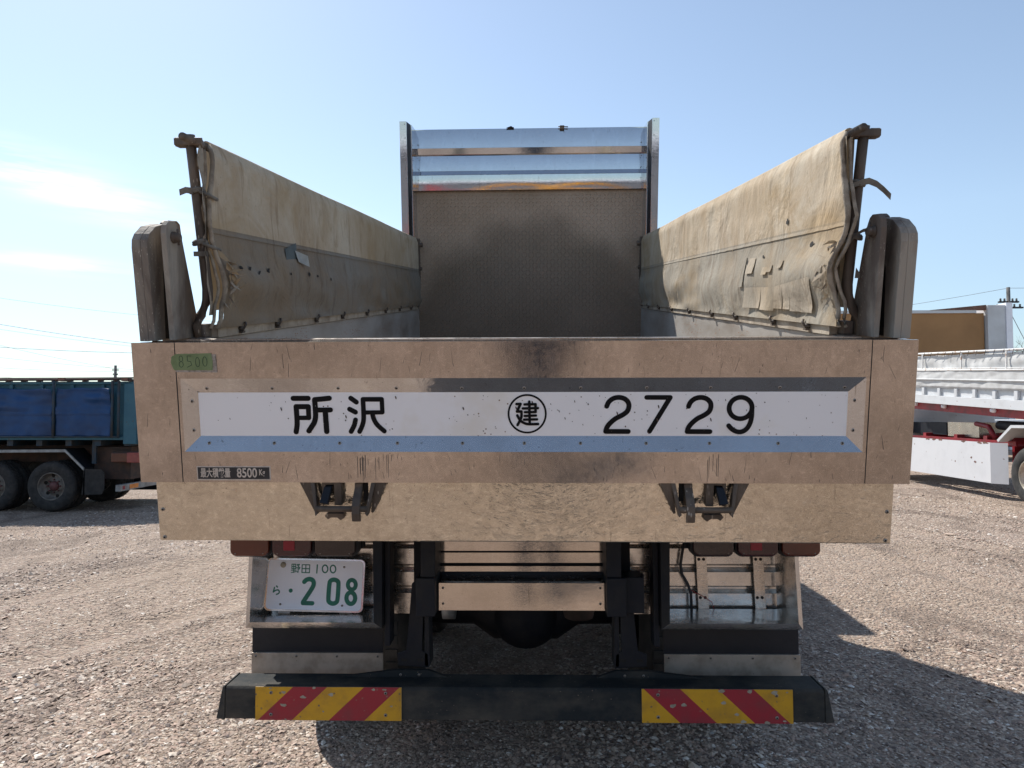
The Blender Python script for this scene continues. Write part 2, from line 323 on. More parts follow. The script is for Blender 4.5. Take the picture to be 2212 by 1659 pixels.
def catmull(P, n=6, closed=False):
    P = [Vector((*p, 0)) for p in P]; out = []; L = len(P)
    for i in range(L if closed else L - 1):
        a, b, c, d = (P[(i - 1) % L] if closed or i else P[0]), P[i], P[(i + 1) % L], (P[(i + 2) % L] if closed or i + 2 < L else P[-1])
        for k in range(n):
            t = k / n; q = .5 * ((2 * b) + (c - a) * t + (2 * a - 5 * b + 4 * c - d) * t * t + (3 * b - a - 3 * c + d) * t ** 3); out.append((q.x, q.y))
    out.append((P[0].x, P[0].y) if closed else (P[-1].x, P[-1].y)); return out
def ell(cx, cy, rx, ry, n=28): return [(cx + rx * math.cos(2 * math.pi * k / n), cy + ry * math.sin(2 * math.pi * k / n)) for k in range(n + 1)]
def strokes(mb, lines, mp, sc, y0, m, dy=-1.5e-5):
    """lines: (width, [(x,y)..]) in drawing units; mp maps to (x,z); each short run of a stroke lies a hair above the last"""
    k = 0
    for wd, pts in lines:
        P = [Vector(mp(*p)) for p in pts]; r = wd * sc / 2
        for a, b in zip(P, P[1:] if len(P) > 1 else P):
            d = b - a; an = math.atan2(d.y, d.x) if d.length > 1e-7 else 0; out = []
            for i in range(9): t = an - math.pi / 2 + math.pi * i / 8; out.append((b.x + r * math.cos(t), b.y + r * math.sin(t)))
            for i in range(9): t = an + math.pi / 2 + math.pi * i / 8; out.append((a.x + r * math.cos(t), a.y + r * math.sin(t)))
            y = y0 + k * dy; k += 1
            mb.add([(q[0], y, q[1]) for q in out], [list(range(18))], m)
def smooth_noise(x, y, z=0.0): return noise.noise(Vector((x, y, z)))

# ------------------------------------------------------------------ ground
def gz(x, y):
    a = min(1, max(0, (-x - 2.5) / 5)); b = min(1, max(0, (y - 5) / 8)); a = a * a * (3 - 2 * a); b = b * b * (3 - 2 * b)
    return -0.32 * a * b
def rut(x, y):
    z = 0
    for o_, sl in ((-3.4, .62), (-5.3, .62), (4.9, -.25), (6.6, -.25)):
        d = abs(x - (o_ + sl * (y - 5) + .25 * math.sin(y * .5)))
        if d < .5: z += -.022 * math.exp(-(d / .16) ** 2) + .014 * math.exp(-((d - .32) / .09) ** 2)
    return z
def axis_pts(lo, hi, core0, core1, step):
    p = list(np.arange(core0, core1 + 1e-6, step)); d = step; x = core1
    while x < hi: d *= 1.25; x += d; p.append(x)
    d = step; x = core0
    while x > lo: d *= 1.25; x -= d; p.insert(0, x)
    return p
xs = axis_pts(-900, 900, -11, 11, .10); ys = axis_pts(-500, 1500, -3, 18, .10)
gv = []
for y in ys:
    for x in xs:
        far = abs(x) > 30 or y > 45 or y < -20
        z = gz(x, y) + (0 if far else rut(x, y) + .022 * smooth_noise(x * .8, y * .8) + .012 * smooth_noise(x * 3.1, y * 3.1, 4))
        gv.append((x, y, z))
nx = len(xs); gf = [(j * nx + i, j * nx + i + 1, (j + 1) * nx + i + 1, (j + 1) * nx + i) for j in range(len(ys) - 1) for i in range(nx - 1)]
mb = MB(); mb.add(gv, gf, 'ground', True); ground = mb.build('ground'); ground['kind'] = 'structure'
ground['label'] = 'open gravel yard of crushed pinkish grey stone'
# loose stones on top, one object
def make_gravel():
    N = 190000
    ux = rng.random(N); t = rng.random(N)
    Y = 3.0 * (20.0 / 3.0) ** (t ** 1.15); X = (ux * 2 - 1) * (Y * .76 + .4)
    nb = 38000; X[:nb] = rng.uniform(-2.8, 2.8, nb); Y[:nb] = rng.uniform(-3.2, 3.0, nb)
    sz = .0055 + .0130 * rng.random(N) ** 3.0 + .00045 * np.maximum(Y, 0); big = rng.random(N) < .012; sz[big] *= rng.uniform(1.4, 2.3, big.sum())
    pt_ = np.array([noise.noise(Vector((px * .35, py * .22, 8.1))) for px, py in zip(X, Y)]); sz *= np.where(pt_ > .12, .62, 1.0)
    for o_, sl in ((-3.4, .62), (-5.3, .62), (4.9, -.25), (6.6, -.25)):
        d_ = np.abs(X - (o_ + sl * (Y - 5) + .25 * np.sin(Y * .5))); sz *= np.where(d_ < .22, .45, 1.0)
    cl_ = np.array([noise.noise(Vector((px * .9, py * .6, 3.3))) for px, py in zip(X, Y)]); sz *= 1 + .55 * cl_
    bk = (np.arange(N) < nb) & (rng.random(N) < .12); sz[bk] *= 2.2
    base = np.array([(1, 0, 0), (0, 1, 0), (-1, 0, 0), (0, -1, 0), (.2, .1, .75), (-.1, 0, -.8)], float)
    fs = np.array([(0, 1, 4), (1, 2, 4), (2, 3, 4), (3, 0, 4), (1, 0, 5), (2, 1, 5), (3, 2, 5), (0, 3, 5)])
    V = base[None] * rng.uniform(.6, 1.35, (N, 6, 3)); V[:, :, 2] *= rng.uniform(.22, .75, (N, 1)); V *= sz[:, None, None]
    a = rng.uniform(0, 6.283, N); ca, sa = np.cos(a)[:, None], np.sin(a)[:, None]; x, y = V[:, :, 0].copy(), V[:, :, 1].copy()
    V[:, :, 0] = x * ca - y * sa; V[:, :, 1] = x * sa + y * ca
    tl = rng.normal(0, .25, N)[:, None]; V[:, :, 2] += V[:, :, 0] * tl
    z0 = np.array([gz(px, py) + rut(px, py) + .022 * smooth_noise(px * .8, py * .8) + .012 * smooth_noise(px * 3.1, py * 3.1, 4) for px, py in zip(X, Y)])
    V[:, :, 0] += X[:, None]; V[:, :, 1] += Y[:, None]; V[:, :, 2] += z0[:, None] + sz[:, None] * .12
    F = (fs[None] + (np.arange(N) * 6)[:, None, None]).reshape(-1)
    me = bpy.data.meshes.new('gravel'); me.vertices.add(N * 6); me.vertices.foreach_set('co', V.reshape(-1)); nf = N * 8
    me.loops.add(nf * 3); me.loops.foreach_set('vertex_index', F); me.polygons.add(nf); me.polygons.foreach_set('loop_start', np.arange(nf) * 3)
    me.update(calc_edges=True); me.materials.append(M['stone']); me.shade_flat()
    o = bpy.data.objects.new('gravel', me); COL.objects.link(o); tag(o, 'loose crushed stones scattered over the yard', 'gravel', kind='stuff')
make_gravel()

# ================================================================== THE TIPPER IN FRONT
truck = thing('dump_truck', (-.055, 5.5, 0), 'large stainless steel dump truck seen from behind with white lettered tailgate and raised bed', 'dump truck')
BED = Matrix.Translation((-.0535, 2.24428626, 1.86949759)) @ Matrix.Rotation(R(9.4), 4, 'X')
CH = Matrix.Translation((-.055, 0, .0)) @ Matrix.Rotation(R(-.32), 4, 'Y')
def bed(mb, name, parent=None, **k): return mb.build(name, truck if parent is None else parent, BED if parent is None else None, **k)
def cha(mb, name, parent=None, **k): return mb.build(name, truck if parent is None else parent, CH if parent is None else None, **k)
def mesh(*shapes):
    m = MB()
    for s_ in shapes: getattr(m, s_[0])(*s_[1:])
    return m

# ---- tailgate: flat stainless frame round a recessed lettered panel
W = 1.2275; OX, OZ0, OZ1 = 1.077, -.115, -.352; IX, IZ0, IZ1 = 1.036, -.164, -.306
mb = MB()
def ring(mb, o, i, y0, y1, m):
    (ax, az0, az1), (bx, bz0, bz1) = o, i
    A = [(-ax, y0, az0), (ax, y0, az0), (ax, y0, az1), (-ax, y0, az1)]; Bq = [(-bx, y1, bz0), (bx, y1, bz0), (bx, y1, bz1), (-bx, y1, bz1)]
    for k in range(4): mb.add([A[k], A[(k + 1) % 4], Bq[(k + 1) % 4], Bq[k]], [(0, 1, 2, 3)], m)
mb.box((-1.088, 0, OZ0), (1.088, .012, 0), 'tail_steel'); mb.box((-1.088, 0, -.453), (1.088, .012, OZ1), 'tail_steel')
for s_ in (-1, 1):
    x0, x1 = sorted((s_ * 1.090, s_ * W)); mb.box((x0, -.0015, -.453), (x1, .012, 0), 'tail_steel')
    x0, x1 = sorted((s_ * OX, s_ * 1.088)); mb.box((x0, .0005, OZ1 + .0003), (x1, .012, OZ0 - .0003), 'tail_steel')
mb.box((-W, .0125, -.452), (W, .085, -.36), 'chassis'); mb.box((-W, .0125, -.11), (W, .085, -.002), 'tail_steel')
mb.box((-W, .058, -.36), (W, .085, -.11), 'chassis')
for s_ in (-1, 1):
    x0, x1 = sorted((s_ * 1.085, s_ * W)); mb.box((x0, .0125, -.36), (x1, .0575, -.11), 'chassis')
for i in range(170):
    x = random.uniform(-1.2, 1.2); z = random.choice((random.uniform(-.11, -.005), random.uniform(-.445, -.36), random.uniform(-.44, -.01))); 
    if abs(x) < 1.085 and -.36 < z < -.105: continue
    L_ = random.choice((.004, .006, .010, .022)); a = random.gauss(0, .25); wd = random.choice((.0004, .0005, .0008)); dx = math.sin(a) * L_; yy = -.0004 - i * 3e-6 - (.0016 if abs(x) > 1.088 else 0)
    if z - L_ < -.45 or z + L_ > -.002: continue
    mb.add([(x - dx - wd, yy, z - L_), (x - dx + wd, yy, z - L_), (x + dx + wd * .4, yy, z + L_), (x + dx - wd * .4, yy, z + L_)], [(0, 1, 2, 3)], 'scratch')
for cx_, n_ in ((-.50, 12), (-.43, 6), (.62, 5)):
    for k in range(n_):
        x = cx_ + random.gauss(0, .012); z0 = -.358 - random.uniform(0, .02); z1 = z0 - random.uniform(.02, .08)
        mb.add([(x - .0005, -.0010 - k * 5e-6, z1), (x + .0004, -.0010 - k * 5e-6, z1), (x + .0008, -.0010 - k * 5e-6, z0), (x - .0008, -.0010 - k * 5e-6, z0)], [(0, 1, 2, 3)], 'scratch')
tailgate = bed(mb, 'tailgate')
mb = MB(); ring(mb, (OX, OZ0, OZ1), (IX, IZ0, IZ1), .0006, .030, 'bevel_steel'); bev = bed(mb, 'bevel_trim', tailgate)
mb = MB(); mb.box((-IX, .030, IZ1), (IX, .035, IZ0), 'white_panel'); sign_mb = mb
# top ledge: pale strip, dark bar in the gap, inner strip
mb = MB(); mb.box((-W + .02, .088, -.02), (W - .02, .100, .000), 'black_steel'); bed(mb, 'gap_bar', tailgate)
mb = MB(); mb.box((-1.10, .102, -.035), (1.10, .150, .003), 'rear_steel'); bed(mb, 'top_strip')
# seams of the sheet
for s_ in (-1, 1): mb = MB(); mb.box((s_ * 1.089 - .0012, -.0006, -.452), (s_ * 1.089 + .0012, .006, -.001), 'dark_hole'); bed(mb, 'sheet_seam', tailgate)
def rivet_mb():
    m = MB(); m.lathe([(.0068, 0), (.0064, -.0018), (.0032, -.0026)], 'y', (0, 0, 0), 'rivet', 14); m.lathe([(.0032, -.0026), (.0024, -.0010), (0.0001, -.0010)], 'y', (0, 0, 0), 'dark_hole', 14); return m
riv0 = rivet_mb().build('rivet', tailgate); first = True
def put_rivet(x, y, z, parent, rx=0, sc=1.0):
    global first
    sc *= .85
    mtx = Matrix.Translation((x, y, z)) @ Matrix.Rotation(rx, 4, 'X') @ Matrix.Scale(sc, 4)
    if first: riv0.matrix_basis = mtx; first = False
    else: copy_part(riv0, parent, mtx)
rx_ = [-1.003, -.79, -.577, -.39, -.18, .018, .197, .405, .605, .82, 1.02]
for x in rx_:
    put_rivet(x, .0215, -.149, tailgate, R(31)); put_rivet(x, .0165, -.327, tailgate, R(-33))
for s_ in (-1, 1):
    for z in (-.19, -.285): put_rivet(s_ * 1.052, .0180, z, tailgate)
# lettering of the sign, brush strokes
KA = .12207; 
def mk(x, y): D = 1150 / 1.8517 + x * KA; Dy = 1560 / 1.8517 + y * KA; return (-.7355 + (D - 632) * .0015, -.178 - (Dy - 855) * .001524)
mb = MB(); L = [(92, [(138, 130), (405, 130)]), (92, [(185, 275), (398, 275)]), (88, [(402, 275), (402, 470)]), (80, [(193, 472), (400, 472)]), (94, catmull([(185, 275), (191, 480), (188, 600), (167, 718)])),
     (92, [(522, 152), (640, 143), (780, 128)]), (94, catmull([(520, 155), (526, 420), (500, 545), (450, 625), (396, 702)])), (88, [(530, 335), (795, 332)]), (96, [(700, 340), (713, 712)]),
     (88, [(1160, 128), (1256, 197)]), (88, [(1133, 320), (1235, 373)]), (86, catmull([(1232, 508), (1205, 605), (1147, 714)])), (84, [(1376, 148), (1704, 148)]), (84, catmull([(1376, 150), (1378, 470), (1352, 600), (1298, 714)])),
     (78, [(1708, 148), (1712, 372)]), (76, [(1390, 378), (1712, 376)]), (84, catmull([(1536, 400), (1560, 500), (1620, 600), (1738, 706)]))]
for c0, c1 in ((0, 9), (9, 17)): mb = MB(); strokes(mb, L[c0:c1], mk, KA * .0015, .0292, 'black_paint'); bed(mb, 'character', tailgate)
KB = .0651
def mk2(x, y): D = 2000 / 1.8517 + x * KB; Dy = 1560 / 1.8517 + y * KB; return (.0275 + (D - 1139) * .00149, -.178 - (Dy - 855) * .001524)
L = [(62, ell(902, 758, 614, 614, 64)), (90, [(555, 440), (685, 434), (568, 682), (712, 680)]), (88, catmull([(712, 682), (716, 800), (690, 920), (585, 1122)])), (88, catmull([(578, 808), (660, 950), (760, 1035), (900, 1088), (1100, 1094), (1260, 1088)])),
     (84, [(818, 450), (1178, 442)]), (84, [(760, 580), (1256, 568)]), (80, [(826, 702), (1178, 696)]), (88, [(1178, 442), (1180, 694)]), (86, [(973, 358), (986, 1088)]), (82, [(822, 824), (1190, 812)]), (84, [(800, 946), (1226, 936)])]
mb = MB(); strokes(mb, L, mk2, KB * .0015, .0292, 'black_paint'); bed(mb, 'emblem', tailgate)
KC = .1709
def mk3(x, y): D = 2350 / 1.8517 + x * KC; Dy = 1540 / 1.8517 + y * KC; return (.2705 + (D - 1303) * .001483, -.175 - (Dy - 852) * .00150)
two = catmull([(238, 255), (262, 202), (318, 158), (390, 144), (460, 162), (506, 208), (514, 265), (492, 322), (430, 368), (350, 410), (282, 468), (243, 520), (228, 572)], 4) + [(510, 573)]
L = [(62, two), (60, [(735, 145), (1028, 146), (777, 572)]), (62, [(x + 1020, y + 2) for x, y in two]), (60, ell(1903, 279, 142, 134, 36)), (60, catmull([(2043, 285), (2043, 380), (2025, 470), (1985, 540), (1925, 576), (1860, 573), (1800, 540), (1762, 500)], 5))]
for c0, c1 in ((0, 1), (1, 2), (2, 3), (3, 5)): mb = MB(); strokes(mb, L[c0:c1], mk3, KC * .00149, .0292, 'black_paint'); bed(mb, 'character', tailgate)
# chips and scratches with rust on the sign panel
mb = sign_mb
for i in range(95):
    x = random.choice((random.uniform(-1.0, 1.0), random.gauss(.25, .35))); x = max(-1.0, min(1.0, x)); z = random.uniform(IZ1 + .004, IZ0 - .004); a = random.uniform(0, 3.14); r = random.choice((.0009, .0011, .0014, .0022)); q = []
    e = random.choice((1, 1, 1.3, 2.8))
    for k in range(7):
        t = 6.283 * k / 7; u = r * math.cos(t); v_ = r * e * math.sin(t) * random.uniform(.8, 1.2); q.append((x + u * .97 - v_ * .25, .0285 - i * 6e-6, z + v_))
    mb.add(q, [list(range(7))], 'dark_iron')
bed(mb, 'sign_panel', tailgate)
# load sticker
def text_mesh(mb, txt, x, z, h, wscale, y, m, gap=None):
    cu = bpy.data.curves.new('t', 'FONT'); cu.body = txt; cu.size = 1; cu.resolution_u = 3; cu.offset = .018
    ob = bpy.data.objects.new('t', cu); COL.objects.link(ob); bpy.context.view_layer.update()
    me = bpy.data.meshes.new_from_object(ob.evaluated_get(bpy.context.evaluated_depsgraph_get()))
    X = [v.co.x for v in me.vertices]; Y = [v.co.y for v in me.vertices]
    x0, x1, y0, y1 = min(X), max(X), min(Y), max(Y); sx = wscale / (x1 - x0); sz = h / (y1 - y0)
    vs = [(x + (v.co.x - x0) * sx, y, z + (v.co.y - y0) * sz) for v in me.vertices]; fs = [list(p.vertices) for p in me.polygons]
    mb.add(vs, fs, m); bpy.data.objects.remove(ob); bpy.data.curves.remove(cu); bpy.data.meshes.remove(me)
mb = MB(); SX0, SX1, SZ0, SZ1 = -1.0415, -.8005, -.4455, -.400
mb.box((SX0, -.0008, SZ0), (SX1, 0, SZ1), 'sticker_pale'); mb.box((SX0 + .003, -.0012, SZ0 + .0035), (SX1 - .0035, -.0009, SZ1 - .003), 'sticker')
text_mesh(mb, '最大積載量', SX0 + .012, SZ0 + .0085, .032, .098, -.0016, 'sticker_pale')
text_mesh(mb, '8500', SX0 + .131, SZ0 + .0085, .032, .066, -.0016, 'sticker_pale'); text_mesh(mb, 'Kg', SX0 + .204, SZ0 + .010, .026, .019, -.0016, 'sticker_pale')
bed(mb, 'load_sticker', tailgate)
# masking tape with pencilled figures over the remains of an older one
mb = MB()
mb.add([(-1.119, -.0012, -.041), (-.958, -.0012, -.037), (-.955, -.0012, -.095), (-1.122, -.0012, -.093)], [(0, 1, 2, 3)], 'glue')
P = [(-1.100, -.044), (-1.085, -.036), (-.972, -.034), (-.968, -.060), (-.970, -.088), (-1.095, -.087), (-1.103, -.064)]
mb.prism(P, 'y', -.0026, -.0018, 'tape')
def mt(x, y): return (-1.080 + x * .026, -.042 - y * .036)
L = [(.09, ell(.4, .25, .22, .25, 12)), (.09, ell(.4, .75, .26, .25, 12)), (.09, [(1.7, 0), (1.2, 0), (1.2, .45), (1.6, .5), (1.7, .8), (1.15, 1)]), (.09, ell(2.45, .55, .25, .42, 14)), (.09, ell(3.35, .5, .27, .42, 14))]
strokes(mb, L, mt, .022, -.0028, 'tape_ink'); bed(mb, 'masking_tape', tailgate)

# ---- tail beam below the gate
mb = MB(); mb.box((-1.196, .030, -.660), (1.196, .10, -.4535), 'low_steel'); beam = bed(mb, 'tail_beam', bevel=.004)
for s_ in (-1, 1):
    for z in (-.553, -.648): put_rivet(s_ * 1.178, .0295, z, beam, 0, 1.1)
# ---- latches (two mirrored)
def latch(s, name='tailgate_latch'):
    cx = -.568 if s < 0 else .590; f = 1 if s < 0 else -1
    def X(v): return cx + f * v
    def bx(m, x0, y0, z0, x1, y1, z1, mat): a, b_ = sorted((X(x0), X(x1))); m.box((a, y0, z0), (b_, y1, z1), mat)
    mb = MB(); bx(mb, -.070, .008, -.530, -.058, .029, -.4540, 'black_steel'); bx(mb, -.030, .004, -.530, -.006, .029, -.4540, 'black_steel'); bx(mb, -.0575, .006, -.462, -.0305, .028, -.4540, 'black_steel')
    r = mb.build(name, truck, BED, bevel=.0015)
    # cheek plates: tapered, standing proud of the beam
    for sx in (-1, 1):
        mb = MB()
        P0 = [(X(sx * .142), -.4535), (X(sx * .104), -.4535), (X(sx * .088), -.553), (X(sx * .095), -.556)]
        mb.prism(P0, 'y', .005, .029, 'black_steel')
        P1 = [(X(sx * .106), -.4535), (X(sx * .092), -.4535), (X(sx * .076), -.548), (X(sx * .084), -.5565)]
        yt, yb_ = (.0012, -.030); F_ = [(P1[0], yt), (P1[1], yt), (P1[2], yb_), (P1[3], yb_)]; mb.add([(p[0], y, p[1] - .0005) for p, y in F_] + [(p[0], .0048, p[1] - .0005) for p, y in F_], [(0, 1, 2, 3), (4, 7, 6, 5), (0, 4, 5, 1), (1, 5, 6, 2), (2, 6, 7, 3), (3, 7, 4, 0)], 'black_steel')
        bed(mb, 'cheek', r, bevel=.002)
    mb = MB(); mb.tube([(X(-.082), -.022, -.534), (X(.082), -.022, -.534)], .0098, 'black_steel', 12); bed(mb, 'bar', r)
    mb = MB(); mb.prism([(X(-.066), -.569), (X(-.060), -.560), (X(-.004), -.560), (X(-.002), -.575), (X(-.014), -.583), (X(-.026), -.574), (X(-.046), -.574), (X(-.056), -.580)], 'y', .012, .0295, 'black_steel')
    bed(mb, 'guide', r, bevel=.0015)
    mb = MB()  # wedge pawl, leaning
    V = [(X(-.060), -.001, -.468), (X(-.036), -.001, -.466), (X(-.042), -.034, -.514), (X(-.068), -.034, -.510), (X(-.060), .018, -.466), (X(-.036), .018, -.464), (X(-.042), -.016, -.522), (X(-.068), -.016, -.518)]
    mb.add(V, [(0, 1, 2, 3), (4, 7, 6, 5), (0, 4, 5, 1), (1, 5, 6, 2), (2, 6, 7, 3), (3, 7, 4, 0)], 'chassis'); bed(mb, 'pawl', r, bevel=.002)
    mb = MB()  # curved hook over the bar
    H = [(.012, .4575), (.010, .47), (-.004, .485), (-.022, .50), (-.036, .52), (-.042, .545), (-.038, .570), (-.024, .575), (-.020, .56), (-.026, .54), (-.016, .515), (0, .50), (.022, .48), (.022, .4575)]
    mb.prism([(y, -z) for y, z in H], 'x', X(.036), X(.062), 'black_steel'); bed(mb, 'hook', r, bevel=.002)
    mb = MB(); bx(mb, .060, .0285, -.520, .076, .0298, -.4545, 'dark_hole'); bed(mb, 'slot', r)
    return r
latch(-1); latch(1)

# ---- corner posts: outer arm with slot and inner hinge plate with pin
def corner(s):
    def bx(m, x0, y0, z0, x1, y1, z1, mat): a, b_ = sorted((s * x0, s * x1)); m.box((a, y0, z0), (b_, y1, z1), mat)
    mb = MB()
    prof = [(.02, .001), (.008, .30), (.012, .325), (.028, .345), (.07, .372), (.13, .385), (.15, .375), (.17, .30), (.20, .001)]
    mb.prism(prof, 'x', s * 1.2005, s * 1.2295, 'post_steel')
    # inner half of the arm, cut by a long arched slot
    mb.prism([(.0205, .002), (.0085, .30), (.0125, .325), (.0285, .3445), (.0705, .3715), (.13, .3845), (.1495, .3745), (.1695, .30), (.1995, .002), (.162, .002), (.152, .22), (.142, .245), (.125, .255), (.108, .245), (.098, .22), (.086, .002)], 'x', s * 1.178, s * 1.2003, 'post_steel')
    CF = BED @ Matrix.Translation((0, .035, 0)); arm = mb.build('hinge_arm', truck, CF, bevel=.0015)
    mb = MB(); bx(mb, 1.1990, .088, .0025, 1.2001, .160, .254, 'dark_hole'); bed(mb, 'slot_shade', arm)  # dark sheet put in for the shade inside the slot
    mb = MB()
    pl = [(.035, .0035), (.022, .345), (.03, .372), (.048, .386), (.085, .388), (.108, .378), (.122, .355), (.222, .0035)]
    mb.prism(pl, 'x', s * 1.122, s * 1.140, 'post_steel'); plate = mb.build('hinge_plate', truck, CF, bevel=.002)
    mb = MB(); mb.lathe([(.0001, 0), (.013, 0), (.015, s * .003), (.015, s * .03)], 'x', (s * 1.098, .066, .335), 'black_steel', 18)
    mb.lathe([(.0001, -s * .002), (.019, -s * .002), (.019, s * .005)], 'x', (s * 1.116, .066, .335), 'black_steel', 18)
    mb.tube([(s * 1.104, .066, .31), (s * 1.104, .064, .362)], .004, 'black_steel', 8); bed(mb, 'hinge_pin', plate)
    mb = MB(); mb.prism([(.17, .33), (.16, .36), (.165, .392), (.185, .402), (.24, .405), (.26, .395), (.27, .33)], 'x', s * 1.190, s * 1.215, 'black_steel'); bed(mb, 'rear_ear', arm, bevel=.003)
    mb = MB(); bx(mb, 1.075, .15, -.03, 1.225, .32, .0045, 'post_steel'); bx(mb, 1.083, .17, .0045, 1.118, .23, .05, 'post_steel'); bed(mb, 'post_foot', plate, bevel=.004)
for s_ in (-1, 1): corner(s_)

# ---- bed walls, floor, rail
YB = 4.70
for s_ in (-1, 1):
    mb = MB(); a, b_ = sorted((s_ * 1.062, s_ * 1.09)); mb.box((a, .155, -.55), (b_, YB, .0), 'wall'); a, b_ = sorted((s_ * 1.091, s_ * 1.22)); mb.box((a, .325, -.08), (b_, YB, -.002), 'wall'); mb.box((a, .325, -.62), (b_, YB, -.5), 'wall')
    x1, x0 = sorted((s_ * 1.10, s_ * 1.205))
    for k in range(8): y = .45 + k * .58; mb.box((x1, y, -.5), (x0, y + .08, -.08), 'wall')
    wl = bed(mb, 'bed_wall', bevel=.003)
    a, b_ = sorted((s_ * 1.052, s_ * 1.085))
    mb = MB(); mb.grid(lambda u, v: (s_ * (1.052 + .004 * smooth_noise(u * 30, 3 * v, s_)), .24 + u * 4.35, .002 + v * (.050 + .006 * smooth_noise(u * 40, 7, s_))), 160, 3, 'rail')
    mb.grid(lambda u, v: (s_ * (1.052 + v * .03), .24 + u * 4.35, .052 + .006 * smooth_noise(u * 40, 7, s_)), 160, 1, 'rail')
    mb.box((a + .004, .25, .002), (b_, 4.58, .045), 'rail')
    rl = bed(mb, 'sheet_rail')
    for k, y in enumerate((.42, .80, 1.35, 1.85, 2.45, 3.05, 3.6, 4.15)):
        mb = MB(); yy = y + .05 * smooth_noise(k * 3.3, s_)
        mb.tube([(s_ * 1.055, yy, .024), (s_ * 1.035, yy, .024)], .009, 'black_steel', 8); mb.box(*[tuple(q) for q in ((min(s_ * 1.034, s_ * 1.048), yy - .012, .008), (max(s_ * 1.034, s_ * 1.048), yy + .012, .016))], 'black_steel')
        mb.tube([(s_ * 1.036, yy, .024), (s_ * 1.030, yy + .01, .038), (s_ * 1.036, yy + .02, .046)], .005, 'black_steel', 6)
        bed(mb, 'sheet_clip', rl)
mb = MB(); mb.box((-1.062, .12, -.56), (1.062, YB, -.50), 'wall'); bed(mb, 'bed_floor')
mb = MB(); mb.box((-1.0, .4, -.72), (-.35, 4.6, -.6), 'chassis'); mb.box((.35, .4, -.72), (1.0, 4.6, -.6), 'chassis'); mb.box((-.45, .1005, -.655), (.45, 4.6, -.58), 'chassis'); bed(mb, 'bed_bearer')

# heap-shaped dirt mark left by loads on the front board
def heap(mat, dark):
    t = mat.node_tree; g = G(t); p = t.nodes['Principled BSDF']; src = p.inputs['Base Color'].links[0].from_socket
    tc_ = g.n('ShaderNodeTexCoord'); sx = g.n('ShaderNodeSeparateXYZ'); g.l(tc_.outputs['Object'], sx.inputs[0])
    top = g.math('SUBTRACT', .86, g.math('MULTIPLY', g.math('MULTIPLY', sx.outputs[0], sx.outputs[0]), .62))
    d = g.math('ADD', g.math('SUBTRACT', top, sx.outputs[2]), g.math('MULTIPLY', g.math('SUBTRACT', g.noise(tc_.outputs['Object'], 2.2, 5), .5), .5))
    f = g.ramp(d, -.15, .45, 0, .60); g.set(p.inputs['Base Color'], g.mix(f, src, dark))
    rim_ = g.math('MULTIPLY', g.ramp(d, -.08, .16), g.ramp(d, .50, .22)); lk = p.inputs['Base Color'].links[0].from_socket; g.set(p.inputs['Base Color'], g.mix(g.math('MULTIPLY', rim_, .30), lk, (.045, .034, .015)))
heap(M['board_steel'], (.095, .078, .062)); heap(M['lozenge'], (.12, .098, .078))
# ---- front board of checker plate with raised lozenges
mb = MB(); mb.box((-1.062, YB, -.50), (1.062, YB + .03, 1.103), 'board_steel')
px = .0335; vs = []; fs = []
for j in range(48):
    for i in range(63):
        cx = -1.055 + (i + .5) * px; cz = -.50 + (j + .5) * px; d = 1 if (i + j) % 2 else -1
        a = .0165; t = .0045; c45 = .7071; o = len(vs)
        ux, uz = c45, d * c45; nx_, nz_ = -d * c45, c45
        for (p_, q_, h) in ((a, 0, 0), (0, t, 0), (-a, 0, 0), (0, -t, 0), (a * .55, 0, .0045), (-a * .55, 0, .0045)):
            vs.append((cx + ux * p_ + nx_ * q_, YB - .0002 - h, cz + uz * p_ + nz_ * q_))
        fs += [(o, o + 1, o + 4), (o, o + 4, o + 3), (o + 2, o + 3, o + 5), (o + 2, o + 5, o + 1), (o + 1, o + 5, o + 4), (o + 3, o + 4, o + 5)]
mb.add(vs, fs, 'lozenge'); board = bed(mb, 'front_board')
# upper stainless headboard in stepped facets
def arc(y0, z0, y1, z1, bul, n=10):
    out = []; dy, dz = y1 - y0, z1 - z0; L_ = math.hypot(dy, dz); ny, nz_ = (dz / L_, -dy / L_)
    if ny > 0: ny, nz_ = -ny, -nz_
    for k in range(n + 1): t = k / n; h = bul * 4 * t * (1 - t); out.append((y0 + dy * t + ny * h, z0 + dz * t + nz_ * h))
    return out
mb = MB()
def strip(pts, m, yw=.0):
    nn = 40; o = []
    def fn(u, v):
        k = min(len(pts) - 2, int(v * (len(pts) - 1))); t = v * (len(pts) - 1) - k; y = pts[k][0] * (1 - t) + pts[k + 1][0] * t; z = pts[k][1] * (1 - t) + pts[k + 1][1] * t
        e = abs(u * 2 - 1); return (-1.062 + u * 2.124, y + yw * e ** 8 + .0004 * smooth_noise(u * 5, z * 4), z)
    mb.grid(fn, nn, len(pts) - 1, m)
strip(arc(4.687, 1.662, 4.663, 1.487, .0016), 'clean_steel', .003); strip([(4.663, 1.486), (4.6745, 1.432)], 'clean_steel'); mb.add([(-1.062, 4.6746, 1.4318), (1.062, 4.6746, 1.4318), (1.062, 4.695, 1.4312), (-1.062, 4.695, 1.4312)], [(0, 1, 2, 3)], 'clean_steel')
strip(arc(4.694, 1.431, 4.6745, 1.282, .0016), 'clean_steel', .003); strip([(4.6745, 1.281), (4.6595, 1.244)], 'clean_steel')
strip(arc(4.6635, 1.243, 4.6600, 1.104, .0012), 'clean_steel', .0015)
mb.box((-1.062, 4.72, 1.10), (1.062, 4.74, 1.655), 'rear_steel'); mb.box((-1.062, 4.688, 1.655), (1.062, 4.719, 1.661), 'clean_steel')
head = bed(mb, 'headboard')
